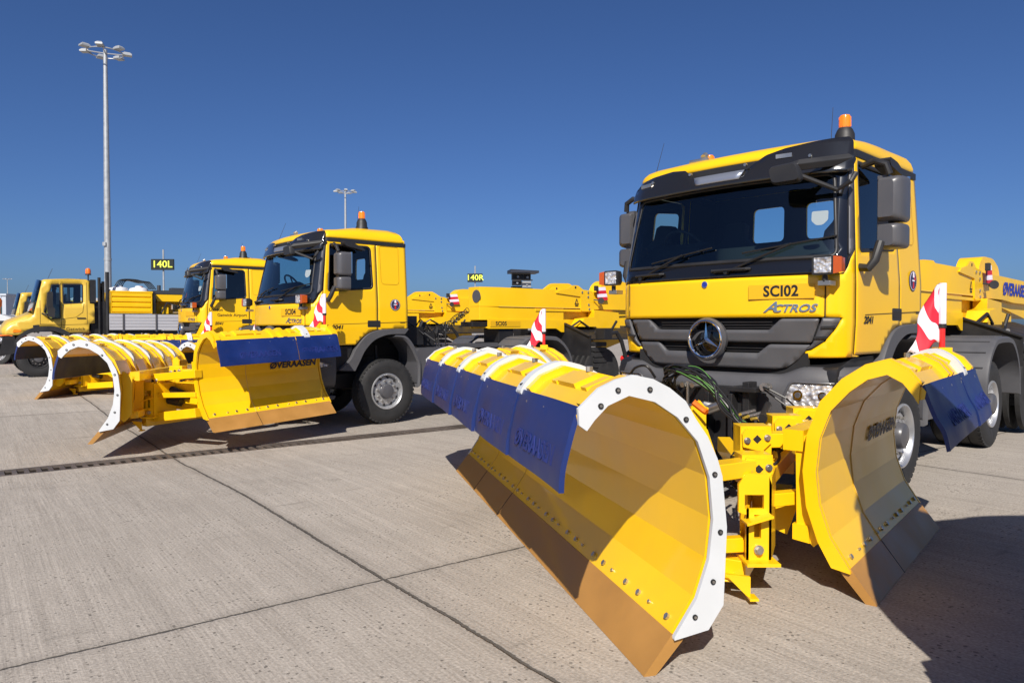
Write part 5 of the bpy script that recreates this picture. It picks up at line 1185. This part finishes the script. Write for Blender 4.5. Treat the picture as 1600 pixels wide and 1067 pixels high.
    for u in (2.1, 3.1, 4.5, 5.2): mb.box((u, .0, 1.1), (u + .06, 2.1, 1.24))
    mb.build('chassis', 'steelblk', T, bevel=.01)
    mb = MB(); mb.prism(rr([(1.40, 2.31), (1.56, 2.31), (1.56, 3.04), (1.40, 3.04)], .02), 'y', .05, .65); mb.build('air_intake', 'dark', T, bevel=.02)
    for u, v, zt in ((1.66, .12, 3.12), (1.78, .20, 3.0), (1.74, .35, 2.95)): mb = MB(); mb.cyl((u, v, 1.0), (u, v, zt), .045, n=14); mb.build('intake_pipe', 'steelblk', T)
    mb = MB(); mb.cyl((1.88, .06, .9), (1.88, .06, 3.30), .055, n=16); mb.build('exhaust_stack', 'steelblk', T)
    mb = MB(); o = V(1.38, .3, 3.03); mb.cyl(o, o + V(0, 0, .20), .02, n=8); mb.lathe([(.09, .17), (.085, .20), (.05, .21)], o, (0, 0, 1), 16); mb.lathe([(.075, .21), (.08, .30), (.06, .37), (0, .39)], o, (0, 0, 1), 16, 1); mb.build('beacon', ['dark', 'orgbox'], T)
    mb = MB(); mb.cyl((.28, .4, 3.0), (.42, .4, 3.36), .006, n=6); mb.build('aerial', 'dark', T)
    # drop-side body
    mb = MB()
    for v0 in (.0, 2.10): mb.prism([(1.92, 1.44), (5.7, 1.44), (5.7, 1.95), (1.92, 1.95)], 'y', v0, v0 + .05)
    mb.box((5.66, .0, 1.44), (5.7, 2.15, 1.95))
    for i in range(1, 5): mb.box((1.93, -.006, 1.44 + i * .10), (5.69, .0, 1.445 + i * .10), 1)
    db = mb.build('dropside', ['alu', 'greysat'], T, bevel=.004)
    for u in (2.30, 3.28, 4.3): mb = MB(); mb.box((u, -.025, 1.38), (u + .05, -.007, 1.97)); mb.build('side_post', 'greysat', db)
    # slatted yellow tank crate and white tanks
    mb = MB(); mb.box((1.97, .06, 1.98), (3.20, 2.05, 2.0)); mb.box((1.97, .06, 2.0), (2.0, 2.05, 2.68)); mb.box((3.17, .06, 2.0), (3.20, 2.05, 2.68)); mb.box((2.0, .10, 2.0), (3.17, .13, 2.68)); mb.box((2.0, 2.0, 2.0), (3.17, 2.03, 2.68))
    for i in range(4): z = 2.0 + i * .17; mb.prism([(z, .10), (z + .03, .055), (z + .13, .055), (z + .16, .10)], 'z', 0, 0) if False else mb.loft([[V(u, .10, z), V(u, .055, z + .03), V(u, .055, z + .13), V(u, .10, z + .16)] for u in (2.01, 3.16)], 0)
    mb.box((1.95, .05, 2.66), (3.22, .12, 2.71)); mb.build('tank_crate', 'trailyel', T, bevel=.004)
    for u in (2.28, 2.88): mb = MB(); mb.lathe([(.30, 2.05), (.31, 2.70), (.27, 2.82), (.12, 2.86), (.10, 2.90), (0, 2.91)], (u, .5, 0), (0, 0, 1), 24); mb.lathe([(.1, 2.85), (.11, 2.89), (0, 2.90)], (u + .02, .5, 0), (0, 0, 1), 14, 1); mb.build('white_tank', ['tank', 'steelblk' if u < 2.5 else 'orgbox'], T)
    for q in range(5):
        mb = MB(); mb.tube(smooth([V(2.15 + q * .05, .4, 2.86), V(2.3 + q * .06, .45 + q * .04, 3.08), V(2.7 + q * .05, .5, 3.12 - .03 * q), V(3.0 + q * .05, .5, 3.05), V(3.2 + q * .05, .45, 2.8)], 4), .016, 6); mb.build('spray_hose', 'hose', T)
    mb = MB(); mb.loft([[V(u, v, z) for u, v in ((3.30 - e, .3), (4.6 + e, .3), (4.6 + e, 1.9), (3.30 - e, 1.9))] for z, e in ((2.40, -.12), (2.64, 0), (2.64, .03))], 0); mb.box((3.5, .9, 1.5), (4.4, 1.6, 2.4)); mb.box((3.52, .3, 1.98), (3.75, .5, 2.2)); hp = mb.build('salt_hopper', 'trailyel', T, bevel=.01)
    mb = MB(); mb.prism([(3.22, 2.65), (3.26, 2.76), (4.65, 2.80), (4.65, 2.65)], 'y', .28, 1.92); mb.box((3.9, .5, 2.76), (4.4, .9, 2.88)); mb.cyl((3.5, .5, 2.76), (3.5, .5, 2.95), .06, n=10); mb.build('hopper_cover', 'darkwarm', hp, bevel=.01)
    mb = MB(); mb.prism([(3.24, 2.0), (3.30, 2.0), (3.30, 2.7), (3.24, 2.7)], 'y', .06, 2.0); mb.tube([V(3.5, .2, 2.0), V(3.7, .3, 2.35), V(4.2, .3, 2.2), V(4.6, .3, 2.3)], .03, 6); mb.build('spreader_frame', 'steelblk', T)
    return T
GR = make_gritter(); GR['label'] = 'pale yellow gritter truck with Gatwick on its door and white tanks behind the cab'
GR.location = (-14.5, 22, 0); GR.rotation_euler = (0, 0, R(38))
GR2 = copy_tree(GR, None, ('spray_hose', 'door_lettering')); GR2.location = (-21.3, 31.0, 0); GR2['label'] = 'second gritter truck, mostly hidden behind the first at the left'

# orange and white sweeper at the far left edge
x, y, z = dpt(4, 540, 30)
S_ = empty('orange_white_machine', (x - .6, y, 0), R(20), 'orange and white service machine with an orange lamp head at the left edge', 'service machine')
mb = MB(); mb.prism(rr([(-1.6, .55), (1.0, .55), (1.15, 1.15), (.9, 1.45), (-1.6, 1.45)], .08), 'y', -1, 1); mb.build('lower_body', 'orgbox', S_, bevel=.03)
mb = MB(); mb.prism(rr([(-1.6, 1.46), (1.15, 1.46), (1.1, 1.90), (.7, 2.05), (-1.6, 2.05)], .06), 'y', -1, 1); mb.build('upper_body', 'white', S_, bevel=.03)
mb = MB(); mb.box((.65, -1.01, 1.62), (.95, -.99, 1.78)); mb.build('side_vent', 'dark', S_)
mb = MB(); mb.cyl((.5, -.6, 2.05), (.5, -.6, 2.3), .12, n=16); mb.lathe([(.10, 2.3), (.17, 2.4), (.18, 2.62), (.12, 2.72), (0, 2.74)], (.5, -.6, 0), (0, 0, 1), 16); mb.cyl((.5, -.6, 2.5), (.3, -.8, 2.5), .08, n=12); mb.build('lamp_head', 'orgbox', S_)
for u in (-1.2, .6): wheel(S_, (u, -1.0, .45), (0, -1, 0), D=.9); wheel(S_, (u, 1.0, .45), (0, 1, 0), D=.9)

# ------------------------------------------------------------------ signs, masts, hangars
def stand_sign(txt, px0, px1, yT, yB, d, label):
    a = dpt(px0, yT, d); b = dpt(px1, yB, d); cx = (a.x + b.x) / 2; w2 = (b.x - a.x) / 2; h0, h1 = b.z, a.z
    T = empty('stand_sign', (cx, d, 0), 0, label, 'sign', 'illuminated aircraft stand signs')
    mb = MB(); mb.cyl((0, .12, 0), (0, .12, h1 + .8), .07, n=12); mb.build('post', 'galv', T)
    mb = MB(); mb.box((-w2, -.1, h0), (w2, .08, h1)); mb.build('sign_box', 'signblk', T, bevel=.02)
    mb = MB(); text_mesh(mb, txt, (h1 - h0) * .88, frame(V(0, -.115, (h0 + h1) / 2), (1, 0, 0), (0, 0, 1)), 0, .01, 0, .008, 1.08); mb.build('sign_lettering', 'signyel', T)
stand_sign('140L', 236.5, 272, 405, 422, 60, 'black sign reading 140L in yellow on a grey post above the gritter truck')
stand_sign('140R', 730.5, 754, 427.5, 441, 75, 'small black sign reading 140R in yellow above the SC105 trailer')
def mast(px, d, label, top=24.4):
    o = dpt(px, 500, d); T = empty('floodlight_mast', (o.x, o.y, 0), 0, label, 'light mast', 'tall apron floodlight masts')
    mb = MB(); mb.cyl((0, 0, 0), (0, 0, 12), .30, .24, n=20, caps=False); mb.cyl((0, 0, 12), (0, 0, top), .24, .15, n=20); mb.cyl((0, 0, 7), (0, 0, 7.2), .29, n=20); mb.cyl((0, 0, 4.5), (0, 0, 4.6), .31, n=20); mb.box((-.2, -.4, 8.2), (.05, -.25, 8.5)); mb.build('pole', 'galv', T)
    mb = MB(); mb.tube([V(1.35 * math.cos(i * math.pi / 10), 1.35 * math.sin(i * math.pi / 10), top - .25) for i in range(20)], .05, 8, closed=True)
    for i in range(4): t = i * math.pi / 2 + .4; mb.cyl((0, 0, top - .3), (1.4 * math.cos(t), 1.4 * math.sin(t), top - .25), .05, n=6)
    mb.build('head_frame', 'galv', T)
    for i in range(7):
        t = i * 2 * math.pi / 7 + .5; e = V(math.cos(t), math.sin(t), 0); n_ = V(-math.sin(t), math.cos(t), 0); c = e * 1.6 + V(0, 0, top - .1)
        mb = MB(); mb.loft([[c + e * a * .36 * q + n_ * b * .28 * q + V(0, 0, zz) - e * .0 for a, b in ((-1, -1), (1, -1), (1, 1), (-1, 1))] for q, zz in ((1, -.12), (1, 0), (.6, .14))], 0); mb.build('floodlight', mat('floodlight_shell', (.36, .38, .40), .5, metal=.3) if i == 0 and 'floodlight_shell' not in bpy.data.materials else bpy.data.materials['floodlight_shell'], T, bevel=.02)
    return T
mast(169.5, 60, 'tall grey floodlight mast nearest on the left, rising behind the gritter truck')
mast(540.5, 122, 'distant floodlight mast rising behind the middle truck cab')
mast(12.5, 349, 'tiny far floodlight mast at the left edge beside the hangar')
def bldg(name, px0, px1, yT, d, depth_, m, label, cat='hangar', win=None):
    a = dpt(px0, yT, d); b = dpt(px1, yT, d); T = empty(name, ((a.x + b.x) / 2, d, 0), 0, label, cat); w2 = (b.x - a.x) / 2
    mb = MB(); mb.box((-w2, 0, 0), (w2, depth_, a.z)); n = int(w2 * 2 / 1.2)
    mb.build('wall', m, T)
    mb = MB(); mb.box((-w2 - .3, -.3, a.z + .003), (w2 + .3, depth_ + .3, a.z + .5)); mb.build('roof_edge', 'bldgw', T)
    for i in range(max(2, n // 2)):
        u = -w2 + (i + .5) * 2 * w2 / max(2, n // 2); mb = MB(); mb.box((u - .15, -.15, 0), (u + .15, -.003, a.z)); mb.build('cladding_rib', m, T)
    if win:
        mb = MB(); mb.box((-w2 + 1, -.25, a.z * .35), (w2 - 1, -.16, a.z * .8)); mb.build('window', win, T)
bldg('hangar', -120, 9, 462, 180, 40, 'bldgw', 'pale terminal building with green glass at the far left', 'building', 'bglass')
bldg('hangar', 9, 29, 467, 210, 40, 'bldg', 'dark grey hangar beside the green glazed building')
bldg('hangar', 24, 62, 468, 320, 40, 'bldgw', 'far pale grey hangar behind the second gritter truck')
